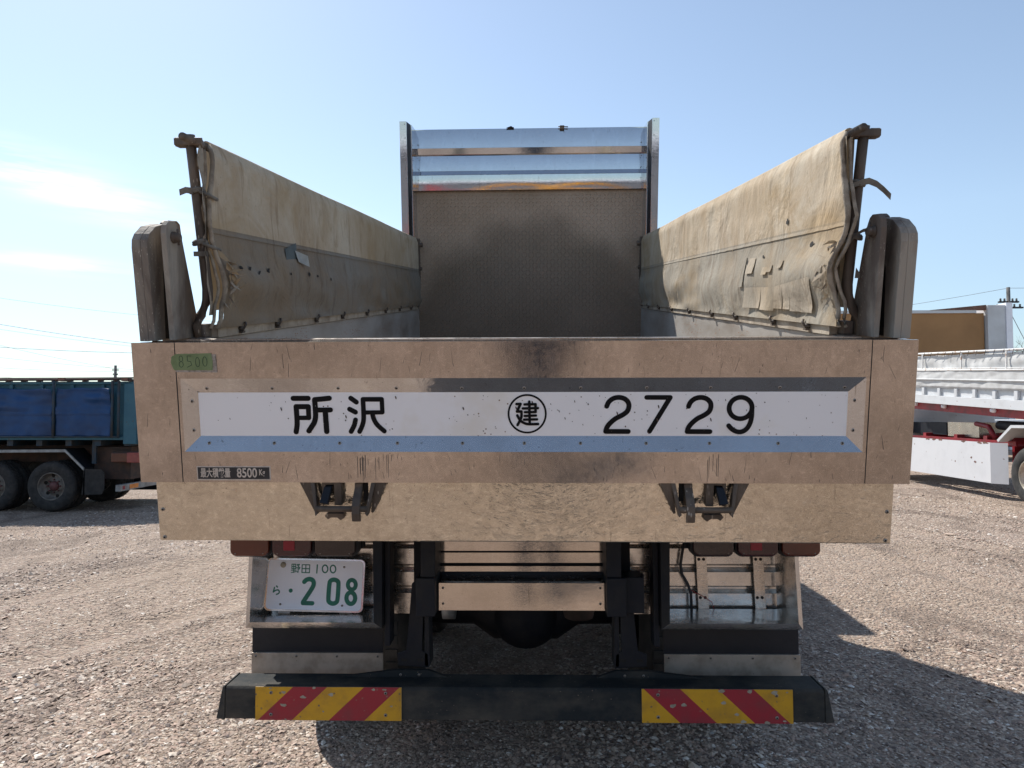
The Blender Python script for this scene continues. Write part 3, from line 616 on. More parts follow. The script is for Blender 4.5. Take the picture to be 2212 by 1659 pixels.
mb = MB(); mb.box((-.20, 4.68, 1.6615), (-.14, 4.72, 1.672), 'chassis'); mb.prism([(-.21, 1.6625), (-.165, 1.679), (-.14, 1.6625)], 'y', 4.66, 4.6795, 'chassis'); bed(mb, 'top_bracket', head); mb = MB(); mb.box((.285, 4.65, 1.648), (.325, 4.70, 1.676), 'black_steel'); mb.tube([(.27, 4.66, 1.668), (.36, 4.66, 1.664)], .005, 'black_steel', 6)
bed(mb, 'top_bracket', head)
for s_ in (-1, 1):
    mb = MB(); a, b_ = sorted((s_ * 1.086, s_ * 1.147)); mb.box((a, 4.36, -.1), (b_, 4.372, 1.665), 'clean_steel'); a, b_ = sorted((s_ * 1.135, s_ * 1.147)); mb.box((a, 4.372, -.1), (b_, 4.74, 1.665), 'clean_steel')
    a, b_ = sorted((s_ * 1.0625, s_ * 1.070)); mb.box((a, 4.50, -.1), (b_, 4.74, 1.665), 'clean_steel'); mb.add([(s_ * 1.086, 4.3735, -.1), (s_ * 1.0705, 4.50, -.1), (s_ * 1.0705, 4.50, 1.665), (s_ * 1.086, 4.3735, 1.665)], [(0, 1, 2, 3)], 'chassis')
    ps = bed(mb, 'headboard_post')
    for z in (1.64, 1.52, 1.33, 1.17): put_rivet(s_ * 1.078, 4.36, z, ps, 0, .8) if False else put_rivet(s_ * 1.10, 4.3598, z, ps, 0, .8)
    for z in (1.52, 1.40, 1.30, 1.2): put_rivet(s_ * 1.035, 4.66, z, ps, 0, .8)
    mb = MB(); mb.tube([(s_ * 1.00, 4.60, .60), (s_ * 1.055, 4.60, .60)], .022, 'black_steel', 12); mb.box((min(s_ * 1.03, s_ * 1.075), 4.58, .25), (max(s_ * 1.03, s_ * 1.075), 4.64, .66), 'black_steel'); mb.tube([(s_ * 1.01, 4.60, .38), (s_ * 1.055, 4.60, .38)], .016, 'black_steel', 12)
    mb.tube([(s_ * 1.055, 4.58, .25), (s_ * 1.07, 4.56, .12), (s_ * 1.05, 4.55, .02)], .018, 'black_steel', 8); bed(mb, 'sheet_bracket', ps, bevel=.003)

# ---- side sheets
def sheet(s):
    y0, y1 = (.235 if s < 0 else .165), 4.60
    def prof(v):   # height fraction to z and outward offset: hangs from the tube, belly below the seam
        z = .034 + v * .621; return z
    def fn(u, v):
        z = prof(v); yy = y0 + u * (y1 - y0)
        edge = .030 * math.sin(v * 7.0 + .8) * math.exp(-u * 30) - (.045 * max(0, .35 - v) * 2) * math.exp(-u * 25)
        yy += edge
        inw = .012                                          # towards the middle of the bed
        low = max(0, (.52 - v) / .52)
        f = .030 * math.sin(low * math.pi) ** 2 * (.6 + .5 * smooth_noise(yy * 1.1, 5 * s))
        f += low * .034 * smooth_noise(yy * 2.2 + z * 4, z * 6, s) + (1 - abs(2 * v - .62)) * .010 * smooth_noise(yy * 1.6 - z * 3, z * 9, s + 20) + .010 * smooth_noise(yy * .9, z * 2.5, s + 4) + low * .009 * math.sin((yy * 5 + z * 30) + 3 * smooth_noise(yy * 2, z * 3, s)) * (.5 + smooth_noise(yy * 1.3, 2, s))
        if v < .06: f *= v / .06
        if v > .93: f += -.014 + .014 * math.cos((v - .93) / .07 * math.pi / 2)
        return (s * (1.052 - inw - f), yy, z)
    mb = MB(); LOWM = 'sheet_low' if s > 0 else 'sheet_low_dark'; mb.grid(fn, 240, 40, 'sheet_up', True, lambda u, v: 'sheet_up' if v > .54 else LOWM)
    # outer side of the folded sheet, over the tube
    def fo(u, v):
        a = v; x, y, z = fn(u, 1)
        if a < .3: t = a / .3 * math.pi; return (x + s * .016 * (1 - math.cos(t)), y, z + .016 * math.sin(t))
        return (x + s * .034, y, z - (a - .3) / .7 * .56)
    mb.grid(fo, 80, 20, 'sheet_up')
    sh = bed(mb, 'side_sheet', thick=0)
    # doubled seam overlapping
    mb = MB()
    def fs_(u, v):
        x, y, z = fn(u, .54); return (x - s * .0035 * (1 - v), y, z - .001 - .012 * (1 - v) + .002 * smooth_noise(u * 60, 1))
    mb.grid(fs_, 200, 1, LOWM); bed(mb, 'seam', sh)
    mb = MB(); pts = []
    for k in range(24):
        v = k / 23; x, y, z = fn(0, v); pts.append((x + s * .006, y - .004 + .010 * smooth_noise(k * .7, s), z))
    mb.tube(pts, [.008 + .004 * abs(smooth_noise(k * .9, 2, s)) for k in range(24)], 'wood_grime', 8)
    pts2 = [(p[0] + s * .018, p[1] - .012 + .018 * smooth_noise(i * .5, 7, s), p[2]) for i, p in enumerate(pts)]
    mb.tube(pts2, .006, 'wood_grime', 8)
    bed(mb, 'hem', sh)
    # torn rags near the rear lower corner
    mb = MB()
    for k in range(26):
        v = random.uniform(.12, .46); x, y, z = fn(.0, v); L_ = random.uniform(.02, .06); p = Vector((x - s * random.uniform(0, .02), y + random.uniform(-.01, .05), z)); d = Vector((-s * random.uniform(-.2, .8), random.uniform(-.5, .9), random.uniform(-1.2, .5))).normalized(); w_ = Vector((0, random.uniform(-1, 1), random.uniform(-1, 1))).normalized() * random.uniform(.004, .012)
        a, b_ = p + d * L_ * .5 + w_ * .3, p + d * L_ + Vector((random.uniform(-.01, .01),) * 3)
        mb.add([p - w_, p + w_, a + w_ * .8, b_, a - w_], [(0, 1, 2, 4), (4, 2, 3)], random.choice(('wood_grime', 'patch', 'sheet_low')))
    bed(mb, 'torn_rags', sh)
    # holes (dark frayed patches) and hanging flaps
    spots = [(.035 + k * .02, .33 + random.uniform(-.02, .02)) for k in range(3)] + [(.10, .34), (.16, .33), (.22, .34), (.25, .33), (.30, .31)] if s < 0 else [(.11, .62), (.17, .42), (.05, .45), (.22, .40)]
    for (u, v) in spots:
        x, y, z = fn(u, v); r = random.uniform(.006, .013); q = []
        for k in range(9): t = 6.283 * k / 9; rr = r * random.uniform(.5, 1.2); q.append((x - s * .0035, y + 1.5 * rr * math.cos(t), z + rr * math.sin(t)))
        mb = MB(); mb.add(q, [list(range(9))], 'dark_hole'); bed(mb, 'tear', sh)
    mb = MB()
    if s > 0:
        for (u, v, wu, hv, m) in ((.205, .37, .022, .11, 'patch'), (.232, .33, .012, .22, 'sheet_low'), (.145, .34, .012, .05, 'sheet_low'), (.160, .325, .014, .05, 'patch'), (.115, .36, .012, .05, 'sheet_low')):
            c = []
            for (a, b_, o_) in ((0, 1, .001), (1, 1, .001), (1.1, .5, .002), (1.15, 0, .005), (.1, 0, .006), (0, .5, .002)):
                x, y, z = fn(u + (a - .5) * wu, v + (b_ - .5) * hv); c.append((x - s * (o_ + .0025), y, z))
            mb.add(c, [(0, 1, 2, 5), (5, 2, 3, 4)], m)
        # a long doubled strip sagging from a torn seam, slit into tongues
        cuts = [.035, .060, .083, .104, .128, .150, .172, .195, .222]
        for a, b_ in zip(cuts, cuts[1:]):
            lo = .055 + .03 * random.random(); sk = .008
            def ft(p, q, a=a, b_=b_, lo=lo):
                uu = a + (b_ - a) * p + sk * q; top = .27 - .55 * (uu - .03) * (1 if uu < .13 else .0) - (.055 if uu >= .13 else 0); vv = top + (lo - top) * q
                x, y, z = fn(uu, vv); return (x - s * (.003 + .010 * q * q + .004 * math.sin(p * 3 + a * 90) * q), y, z)
            mb.grid(ft, 4, 6, random.choice(('patch', 'sheet_low', 'patch')))
    else:
        x, y, z = fn(.175, .47)
        x -= s * .004
        mb.add([(x, y - .09, z + .02), (x, y + .06, z + .055), (x, y + .06, z - .07), (x, y - .07, z - .08)], [(0, 1, 2, 3)], 'blue_grey')
        mb.add([(x + .003, y + .03, z + .02), (x + .03, y + .13, z + .0), (x + .03, y + .15, z - .05), (x + .012, y + .05, z - .03)], [(0, 1, 2, 3)], 'sheet_pale')
        mb.add([(x + .002, y - .08, z - .085), (x + .002, y + .07, z - .06), (x + .004, y + .08, z - .09), (x + .004, y - .03, z - .115)], [(0, 1, 2, 3)], 'sheet_up')
    bed(mb, 'patch', sh)
    # carrying tube and rear pole
    mb = MB(); mb.tube([(s * 1.071, .10, .652), (s * 1.071, 4.62, .648)], .013, 'black_steel', 10); tb = bed(mb, 'sheet_tube')
    mb = MB(); k = s
    mb.tube([(k * 1.086, .165, .688), (k * 1.080, .17, .55), (k * 1.068, .175, .30), (k * 1.062, .178, .185), (k * 1.064, .178, .150), (k * 1.090, .178, .095), (k * 1.108, .178, .060), (k * 1.104, .18, .015)], [.0165] * 3 + [.0175, .018, .016, .014, .012], 'black_steel', 12)
    pole = mb.build('sheet_pole', truck, BED @ Matrix.Translation((.024 if s > 0 else 0, .02, -.014)))
    mb = MB(); a, b_ = sorted((k * 1.038, k * 1.132)); mb.box((a, .145, .652), (b_, .155, .676), 'black_steel'); mb.tube([(k * 1.045, .17, .660), (k * 1.125, .17, .660)], .013, 'black_steel', 10); a, b_ = sorted((k * 1.102, k * 1.134)); mb.box((a, .156, .650), (b_, .19, .680), 'black_steel'); bed(mb, 'pole_head', pole, bevel=.003)
    mb = MB()   # straps tied to the pole
    for z0, ln in ((.505, 1), (.335, 0)):
        mb = MB() if not ln else mb
        for t in range(2): mb.tube([(k * (1.074 + .021 * math.cos(a)), .172 + .021 * math.sin(a), z0 + .006 * t + .004 * math.sin(2 * a)) for a in [6.283 * q / 12 for q in range(13)]], .0065, 'strap', 6)
        mb.tube([(k * 1.06, .155, z0), (k * 1.035, .17, z0 - .012), (k * 1.030, .22, z0 - .02)], .006, 'strap', 6)
        if ln: bed(mb, 'tie_strap', pole)
    bed(mb, 'tie_strap', pole)
    def ribbon(pts, wd, m):
        vs = []; mb = MB()
        for p in pts: vs += [(p[0], p[1], p[2] - wd), (p[0], p[1] - .003, p[2] + wd)]
        mb.add(vs, [(2 * i, 2 * i + 1, 2 * i + 3, 2 * i + 2) for i in range(len(pts) - 1)], m, True); bed(mb, 'tie_strap', pole)
    if s > 0:
        ribbon([(1.076, .148, .508), (1.10, .145, .513), (1.125, .145, .503), (1.148, .145, .485), (1.172, .145, .462)], .010, 'strap')
        ribbon([(1.076, .148, .508), (1.055, .145, .502), (1.035, .142, .486), (1.020, .140, .470)], .008, 'strap')
        ribbon([(1.052, .15, .318), (1.07, .148, .345), (1.09, .145, .357), (1.118, .12, .362)], .0055, 'strap')
        mb = MB(); mb.add([(1.085, .17, .24), (1.108, .165, .205), (1.082, .17, .205)], [(0, 1, 2)], 'strap'); bed(mb, 'tie_strap', pole)
    else:
        ribbon([(-1.078, .148, .505), (-1.10, .145, .508), (-1.122, .145, .500)], .010, 'strap')
        mb = MB(); mb.box((-1.09, .150, .292), (-1.045, .156, .308), 'strap'); bed(mb, 'tie_strap', pole)
    mb = MB(); pts = [(s * (1.050 - .008 * smooth_noise(k_ * .9, 3, s)), .20 + .02 * smooth_noise(k_ * .6, 9, s), .60 - k_ * .045) for k_ in range(12)]
    mb.grid(lambda u, v: (s * (1.046 + .016 * u + .012 * smooth_noise(v * 6, 1 + u, s)), .165 + .06 * u + .02 * smooth_noise(v * 5, u * 2, s + 8), .64 - v * .56), 3, 26, 'wood_grime'); bed(mb, 'end_fold', sh)
M['blue_grey'] = surf('old_grey_patch', (.10, .125, .13), (.08, .10, .10), 12, .8)
M['sheet_pale'] = surf('curled_flap', (.36, .38, .37), (.28, .29, .28), 14, .7)
for s_ in (-1, 1): sheet(s_)

# ---- chassis rear: lamps, number plate housings, corrugated panels
def lamp(x0, x1, m, parts=None, reflex=False):
    mb = MB(); z0, z1 = 1.078, 1.215; c = .028
    def rr(a, b_, z0, z1, c): return [(a + c * (1 - math.cos(t)), z0 + c * (1 - math.sin(t))) for t in [math.pi / 2 * k / 5 for k in range(6)]] + [(b_ - c * (1 - math.sin(t)), z0 + c * (1 - math.cos(t))) for t in [math.pi / 2 * k / 5 for k in range(6)]] + [(b_, z1), (a, z1)]
    mb.prism(rr(x0, x1, z0, z1, c)[::1], 'y', 2.872, 2.93, 'flap'); h = cha(mb, 'tail_lamp', bevel=.003)
    mb = MB(); mb.prism(rr(x0 + .006, x1 - .006, z0 + .007, z1 - .006, c - .004), 'y', 2.848, 2.8715, m); cha(mb, 'lens', h, bevel=.006)
    if reflex:
        xm = x0 + .075; mb = MB(); mb.box((xm - .022, 2.8455, 1.108), (xm + .022, 2.8478, 1.145), 'refl'); cha(mb, 'reflector', h)
    for x in (x0 + .028, x1 - .028):
        put_rivet(x, 2.8478, z0 + .017, h, 0, .45)
lamp(-1.157, -.990, 'amber'); lamp(-.988, -.820, 'redlens', reflex=True); lamp(-.818, -.645, 'darklens')
lamp(1.010, 1.168, 'amber'); lamp(.840, 1.006, 'redlens', reflex=True); lamp(.668, .836, 'darklens')
mb = MB(); mb.box((-1.165, 2.931, 1.10), (-.64, 2.98, 1.22), 'chassis'); mb.box((.66, 2.931, 1.10), (1.172, 2.98, 1.22), 'chassis'); cha(mb, 'lamp_bar')
def corr(x0, x1, y, name='corrugated_panel'):
    mb = MB(); prof = []; bands = [(1.10, 1.165), (.985, 1.060), (.895, .965), (.775, .862)]
    z = 1.20; pr = [(y, 1.20)]
    for a, b_ in [(1.095, 1.2), (.997, 1.062), (.905, .962), (.785, .872)]:
        pr += [(y, b_), (y, a), (y + .03, a - .014)]; nxt = a - .033 + .014; pr += [(y + .03, nxt)]
    pr = pr[:-2]
    pr[1] = (y, 1.199)
    vs = [(x0, p[0], p[1]) for p in pr] + [(x1, p[0], p[1]) for p in pr]; n = len(pr)
    mb.add(vs, [(i, i + 1, n + i + 1, n + i) for i in range(n - 1)], 'panel_steel'); return cha(mb, name)
M['panel_steel'] = steel('panel_stainless', (.62, .59, .56), .17, .05, wave=.25, grime=.42, gcol=(.22, .2, .18))
corr(-1.12, -.43, 3.13); corr(.43, 1.12, 3.13)
def housing(s):
    """stainless box frame: folded lip and splayed sides"""
    mb = MB(); a, b_ = .558, 1.112
    O_ = [(a, 1.22), (b_ - .018, 1.22), (b_, .785), (a, .785)]; I_ = [(a + .034, 1.16), (b_ - .036, 1.16), (b_ - .022, .812), (a + .030, .812)]; K_ = [(a + .060, 1.15), (b_ - .048, 1.15), (b_ - .040, .815), (a + .042, .815)]
    def P(q, y): return [(s * x, y, z) for x, z in q]
    A, B_, C_ = P(O_, 2.915), P(I_, 2.900), P(K_, 3.10); D_ = P(O_, 3.02)
    for k in range(4):
        j = (k + 1) % 4
        for q in ((A, B_), (B_, C_), (A, D_)): mb.add([q[0][k], q[0][j], q[1][j], q[1][k]], [(0, 1, 2, 3)], 'chassis' if (k == 3 and q[0] is A) else 'panel_steel' if q[0] is not A or q[1] is not B_ else 'bevel_steel')  # inner edge of the lip painted dark in place of a dark reflection
    h = cha(mb, 'plate_housing', bevel=.001)
    mb = MB(); x0, x1 = sorted((s * (a - .024), s * (a - .001))); mb.box((x0, 2.96, .70), (x1, 3.05, 1.22), 'chassis'); cha(mb, 'side_channel', h, bevel=.004)
    mb = MB(); x0, x1 = sorted((s * (a + .01), s * (b_ - .02))); mb.box((x0, 3.06, .745), (x1, 3.12, .8115), 'chassis'); cha(mb, 'under_box', h)
    return h
hl = housing(-1); hr = housing(1)
# number plate, leaning back a little
PL = CH @ Matrix.Translation((-.868, 3.035, .928)) @ Matrix.Rotation(R(1.2), 4, 'Y') @ Matrix.Rotation(R(-9), 4, 'X')
def rrect(w_, h_, c, n=6):
    out = []
    for (sx, sz, a0) in ((1, 1, 0), (-1, 1, 90), (-1, -1, 180), (1, -1, 270)):
        for k in range(n + 1): t = R(a0 + 90 * k / n); out.append((sx * (w_ / 2 - c) + c * math.cos(t), sz * (h_ / 2 - c) + c * math.sin(t)))
    return out
mb = MB(); mb.prism(rrect(.418, .217, .022), 'y', 0, .004, 'plate_rim'); plate = mb.build('number_plate', truck, PL, bevel=.001)
mb = MB(); mb.prism(rrect(.402, .201, .016), 'y', -.0016, -.0002, 'plate_white'); mb.build('plate_face', plate, bevel=.0008)
def mpl(x, y):
    xl = 140 - (y - 115) * .078; xr = 2035 - (y - 115) * .045; u = (x - xl) / (xr - xl); v = (y - 115) / 1013; return (-.209 + u * .418, .1085 - v * .217)
mb = MB(); L = []
for q in ([(615, 232), (690, 232)], [(615, 232), (615, 318)], [(690, 232), (690, 318)], [(615, 275), (690, 275)], [(615, 318), (690, 318)], [(652, 232), (652, 388)], [(605, 347), (698, 345)], [(605, 392), (697, 372)],
          [(715, 236), (764, 233), (742, 265)], [(722, 256), (750, 276)], [(700, 302), (770, 293), (756, 325)], [(737, 298), (735, 384), (714, 374)]): L.append((18, q))
for q in ([(815, 238), (962, 238), (956, 388), (810, 388), (815, 238)], [(886, 238), (883, 388)], [(812, 313), (958, 313)]): L.append((18, q))
L += [(26, [(1108, 236), (1098, 388)]), (25, ell(1258, 308, 52, 72)), (25, ell(1412, 308, 52, 72)), (27, [(320, 655), (336, 672)]), (26, [(280, 682), (258, 765)]), (26, catmull([(258, 768), (300, 738), (348, 728), (374, 757), (362, 792), (320, 812)]))]
L += [(78, [(595, 735), (596, 735)]), (86, catmull([(858, 562), (905, 522), (970, 510), (1028, 540), (1040, 605), (1005, 690), (838, 945)])), (80, [(834, 964), (1018, 964)])]
L += [(84, catmull([(1345, 600), (1366, 535), (1432, 510), (1500, 535), (1520, 600), (1505, 870), (1480, 935), (1415, 960), (1350, 935), (1328, 870)], 6, True)), (78, ell(1778, 598, 76, 90)), (82, ell(1762, 850, 84, 108))]
NP = len(L)
for c0, c1 in ((0, 12), (12, 15), (15, 16), (16, 17), (17, 18), (18, 21), (21, 22), (22, 24), (24, 25), (25, 27)): mb = MB(); strokes(mb, L[c0:c1], mpl, .418 / 1910, -.0018, 'plate_green'); mb.build('character', plate)
for (x, z, r) in ((.121, .0757, .0045), (.122, -.0800, .0045), (-.139, -.0800, .0045)):
    mb = MB(); mb.lathe([(.0001, -.006), (r * .8, -.005), (r, -.003), (r, 0)], 'y', (x, 0, z), 'black_steel', 14); mb.box((x - .004, -.0068, z - .001), (x + .004, -.0062, z + .001), 'rivet'); mb.build('plate_screw', plate)
mb = MB(); mb.lathe([(.0001, -.010), (.008, -.010), (.0105, -.007), (.0115, -.004), (.0125, 0)], 'y', (-.139, 0, .080), 'peel', 20); mb.build('plate_seal', plate)
mb = MB()
for x in (-.15, .11): mb.box((x, .010, -.135), (x + .05, .014, -.05), 'rivet')
mb.build('plate_bracket', plate)
# empty housing on the right: two straps and a cable
for x0 in (.742, .980):
    mb = MB(); mb.prism([(x0 - .006, 1.13), (x0 + .036, 1.13), (x0 + .048, .805), (x0 + .004, .805)], 'y', 3.103, 3.110, 'rear_steel'); st = cha(mb, 'mounting_strap', bevel=.001)
    mb = MB()
    for z in (1.022, .862):
        for dx in (.004, .024):
            xx = x0 + dx + (.0 if z > .9 else .004); mb.lathe([(.0001, 0), (.0065, 0), (.0065, .001)], 'y', (xx + .004, 3.1018, z), 'dark_hole', 12)
    mb.lathe([(.0001, 0), (.005, 0), (.005, .001)], 'y', (x0 + .014, 3.1018, 1.05), 'dark_hole', 12); cha(mb, 'bolt_hole', st)
mb = MB(); mb.tube([(.690, 3.11, 1.09), (.680, 3.10, 1.05), (.672, 3.10, 1.00), (.678, 3.10, .96), (.700, 3.09, .92), (.712, 3.09, .88), (.714, 3.09, .812)], .006, 'wire', 8); mb.tube([(.708, 3.09, .90), (.73, 3.09, .885), (.76, 3.10, .87), (.80, 3.10, .845), (.81, 3.1, .815)], .0016, 'red_paint', 6)
cha(mb, 'cable')
# ---- mudflaps with steel strips
for s_ in (-1, 1):
    mb = MB(); a, b_ = sorted((s_ * .602, s_ * 1.172)); mb.box((a, 3.14, .515), (b_, 3.15, .80), 'flap'); fl = cha(mb, 'mudflap')
    mb = MB(); mb.box((a + .001, 3.128, .515), (b_ + .003, 3.1395, .616), 'strip'); sp = cha(mb, 'weight_strip', fl, bevel=.001)
    for k in range(4): put_rivet(a + .02 + k * (b_ - a - .04) / 3, 3.128, .602, fl, 0, 1.0)
# ---- centre crossmember cover: ledge panel, step, slats
mb = MB(); mb.box((-.334, 2.950, .847), (.339, 2.956, .958), 'cover_steel'); mb.box((-.334, 2.9565, .952), (.339, 3.10, .958), 'panel_steel')
cp = cha(mb, 'crossmember_cover', bevel=.001)
mb = MB(); z = 1.20
for a, b_ in ((1.068, 1.20), (1.018, 1.060), (.982, 1.004)):
    mb.box((-.340, 3.05, a), (.340, 3.056, b_), 'cover_steel'); mb.add([(-.34, 3.0555, a + .001), (.34, 3.0555, a + .001), (.34, 3.09, a - .006), (-.34, 3.09, a - .006)], [(0, 1, 2, 3)], 'panel_steel')
mb.box((-.345, 3.095, .955), (.345, 3.11, 1.2), 'chassis'); cha(mb, 'slat', cp)
for s_ in (-1, 1):
    for z in (.875, .938): put_rivet(s_ * .318 + .002, 2.9495, z, cp, 0, .9)
# ---- brackets, struts, gussets
for s_ in (-1, 1):
    mb = MB(); a, b_ = sorted((s_ * .3405, s_ * .400)); mb.box((a, 2.90, .99), (b_, 3.08, 1.24), 'chassis'); a, b_ = sorted((s_ * .3405, s_ * .418)); mb.box((a, 2.89, .838), (b_, 3.08, .99), 'chassis')
    if s_ > 0: mb.box((.4185, 2.93, .842), (.494, 3.06, .985), 'chassis'); mb.box((.486, 2.92, .985), (.494, 2.97, .998), 'chassis')
    br = cha(mb, 'chassis_bracket', bevel=.004)
    mb = MB(); P = [(s_ * .405, .985), (s_ * .450, .945), (s_ * .462, .80), (s_ * .474, .672), (s_ * .510, .66), (s_ * .508, .612), (s_ * .380, .604), (s_ * .384, .66), (s_ * .408, .672), (s_ * .404, .80), (s_ * .402, .93)]
    mb.prism(P, 'y', 2.99, 3.004, 'chassis'); mb.prism([(s_ * .384, .98), (s_ * .398, .98), (s_ * .398, .61), (s_ * .376, .61)], 'y', 2.99, 3.09, 'chassis'); st = cha(mb, 'bumper_strut', bevel=.002)
    mb = MB()
    for x in (.400, .468): a, b_ = sorted((s_ * x, s_ * (x + .026))); mb.box((a, 2.988, .630), (b_, 2.9895, .642), 'dark_hole')
    cha(mb, 'slot', st)
    mb = MB(); mb.prism([(s_ * .735, .5775), (s_ * .515, .605), (s_ * .380, .606), (s_ * .300, .5775)], 'y', 2.955, 2.975, 'bumper'); gs = cha(mb, 'gusset', st)
    for x in (.415, .49): put_rivet(s_ * x, 2.954, .588, gs, 0, .9)
# ---- rear underrun bumper with hazard boards
mb = MB(); mb.prism([(2.850, .452), (2.850, .566), (2.860, .576), (3.0, .576), (3.0, .452)], 'x', -1.165, 1.165, 'bumper'); bumper = cha(mb, 'bumper', bevel=.003)
for s_ in (-1, 1):
    mb = MB(); 
    V = [(s_ * 1.166, 2.848, .448), (s_ * 1.205, 2.86, .448), (s_ * 1.180, 2.86, .572), (s_ * 1.166, 2.848, .580), (s_ * 1.166, 3.002, .448), (s_ * 1.205, 3.0, .448), (s_ * 1.180, 3.0, .572), (s_ * 1.166, 3.002, .580)]
    mb.add(V, [(0, 1, 2, 3), (4, 5, 6, 7), (0, 1, 5, 4), (1, 2, 6, 5), (2, 3, 7, 6), (3, 0, 4, 7)], 'bumper'); cha(mb, 'end_cap', bumper, bevel=.003)
    # chevron board
    a, b_ = (.466, 1.042); z0, z1 = .450, .578; H = z1 - z0; mb = MB(); sl_ = 1.10 * H
    mb.box(*( ((-b_ if s_ < 0 else a), 2.8455, z0 + .001), ((-a if s_ < 0 else b_), 2.8498, z1 - .001)), 'peel')
    nst = 220
    edges = [(.00, 'yellow'), (.13, 'red'), (.275, 'yellow'), (.42, 'red'), (.56, 'yellow'), (2, None)]
    wdt = b_ - a
    def clip(poly, f):
        out = []
        for i in range(len(poly)):
            p, q = poly[i], poly[(i + 1) % len(poly)]; fp, fq = f(p), f(q)
            if fp >= 0: out.append(p)
            if (fp >= 0) != (fq >= 0): t = fp / (fp - fq); out.append((p[0] + (q[0] - p[0]) * t, p[1] + (q[1] - p[1]) * t))
        return out
    # stripe coordinate: lean so that stripes rise towards the middle (left board) / fall (right board)
    offs = [-.5, .010, .145, .290, .430, 2.0]; cols = ['yellow', 'red', 'yellow', 'red', 'yellow']
    for k in range(5):
        # t(x,z)= distance from board's outer bottom, at bottom edge; stripes shift inwards with height
        def t_(p): return (p[0] - (p[1] - z0) * 1.08)
        poly = [(0, z0), (wdt, z0), (wdt, z1), (0, z1)]
        poly = clip(poly, lambda p: t_(p) - offs[k]); poly = clip(poly, lambda p: offs[k + 1] - t_(p)) if poly else []
        if len(poly) < 3: continue
        pts = []
        for i, p in enumerate(poly):      # ragged lower edge
            pts.append(p)
        Q = [((-b_ + p[0]) if s_ < 0 else (b_ - p[0]), p[1]) for p in pts]
        mb.prism(Q, 'y', 2.8440, 2.8454, cols[k])
    for i in range(11):
        x = random.uniform(a + .02, b_ - .02) * s_; z = random.choice((z0 + random.uniform(.0, .012), z1 - random.uniform(0, .01), random.uniform(z0 + .02, z1 - .02))); r = random.uniform(.003, .009); q = []
        for k in range(8): t = 6.283 * k / 8; q.append((x + r * 1.6 * random.uniform(.6, 1.3) * math.cos(t), 2.8432 - i * 2e-5, z + r * random.uniform(.5, 1.2) * math.sin(t)))
        mb.add(q, [list(range(8))], 'peel')
    hb = cha(mb, 'hazard_board', bumper)
    for x in (a + .062, b_ - .062):
        for z in (z0 + .022, z1 - .022): put_rivet(s_ * x, 2.8435, z, hb, 0, 1.15)
# ---- running gear
def wheel(cx, cy, r, wd, side, parent, frame, tyre='rubber', rim='rim', hub='rim', dish=.09, n=44):
    """one tyre with its rim; outer face looks along side (-1/+1) on x"""
    mb = MB(); h = wd / 2; s = side; cz = 0
    prof = [(r * .56, h * .86), (r * .62, h * .98), (r * .80, h * 1.02), (r * .93, h * .93), (r * .985, h * .76), (r, h * .6), (r, -h * .6), (r * .985, -h * .76), (r * .93, -h * .93), (r * .8, -h * 1.02), (r * .62, -h * .98), (r * .56, -h * .86)]
    mb.lathe([(p, s * t) for p, t in prof], 'x', (cx, cy, 0), tyre, n)
    # tread blocks
    for k in range(n):
        a0 = 2 * math.pi * k / n; a1 = 2 * math.pi * (k + .62) / n
        for (t0, t1) in ((-.6, -.12), (.12, .6)):
            vs = []
            for rr in (r * .99, r * 1.018):
                for (a, t) in ((a0, t0), (a1, t0), (a1, t1), (a0, t1)): vs.append((cx + s * t * h, cy + rr * math.cos(a), rr * math.sin(a)))
            mb.add(vs, [(4, 5, 6, 7), (0, 1, 5, 4), (1, 2, 6, 5), (2, 3, 7, 6), (3, 0, 4, 7)], tyre)
    o = mb.build('wheel', parent, frame)
    mb = MB(); mb.lathe([(r * .565, s * h * .86), (r * .54, s * h * .92), (r * .52, s * h * .80), (r * .50, s * (h * .8 - dish)), (r * .34, s * (h * .8 - dish)), (r * .30, s * (h * .8 - dish + .03)), (.0001, s * (h * .8 - dish + .03))], 'x', (cx, cy, 0), rim, 36); ri = mb.build('rim', o)
    mb = MB(); q = s * (h * .8 - dish)
    for k in range(6): a = 6.283 * k / 6 + .3; mb.lathe([(.0001, s * .003), (r * .075, s * .003), (r * .075, 0)], 'x', (cx + q, cy + r * .42 * math.cos(a), r * .42 * math.sin(a)), 'dark_hole', 12)
    mb.lathe([(r * .20, q), (r * .20, q + s * .05), (r * .14, q + s * .09), (.0001, q + s * .09)], 'x', (cx, cy, 0), hub, 20)
    for k in range(8): a = 6.283 * k / 8; mb.tube([(cx + q + s * .03, cy + r * .26 * math.cos(a), r * .26 * math.sin(a)), (cx + q + s * .065, cy + r * .26 * math.cos(a), r * .26 * math.sin(a))], .016, hub, 6)
    mb.build('hub', o)
    return o
WF = CH @ Matrix.Translation((0, 0, .5))
for (cy) in (4.25, 5.55):
    for s_ in (-1, 1):
        for cx in (1.06, .735): wheel(s_ * cx, cy, .495, .255, s_, truck, WF)
for s_ in (-1, 1): wheel(s_ * 1.03, 9.0, .495, .28, s_, truck, WF, dish=-.02)
mb = MB()
for cy in (4.25, 5.55): mb.tube([(-1.0, cy, .5), (-.3, cy, .5), (-.18, cy, .5), (.18, cy, .5), (.3, cy, .5), (1.0, cy, .5)], [.07, .08, .16, .16, .08, .07], 'chassis', 16); mb.lathe([(.0001, -.24), (.09, -.23), (.17, -.17), (.21, -.05), (.21, .05), (.17, .17), (.0001, .24)], 'y', (0, cy, .5), 'chassis', 24)
cha(mb, 'rear_axle')
mb = MB()
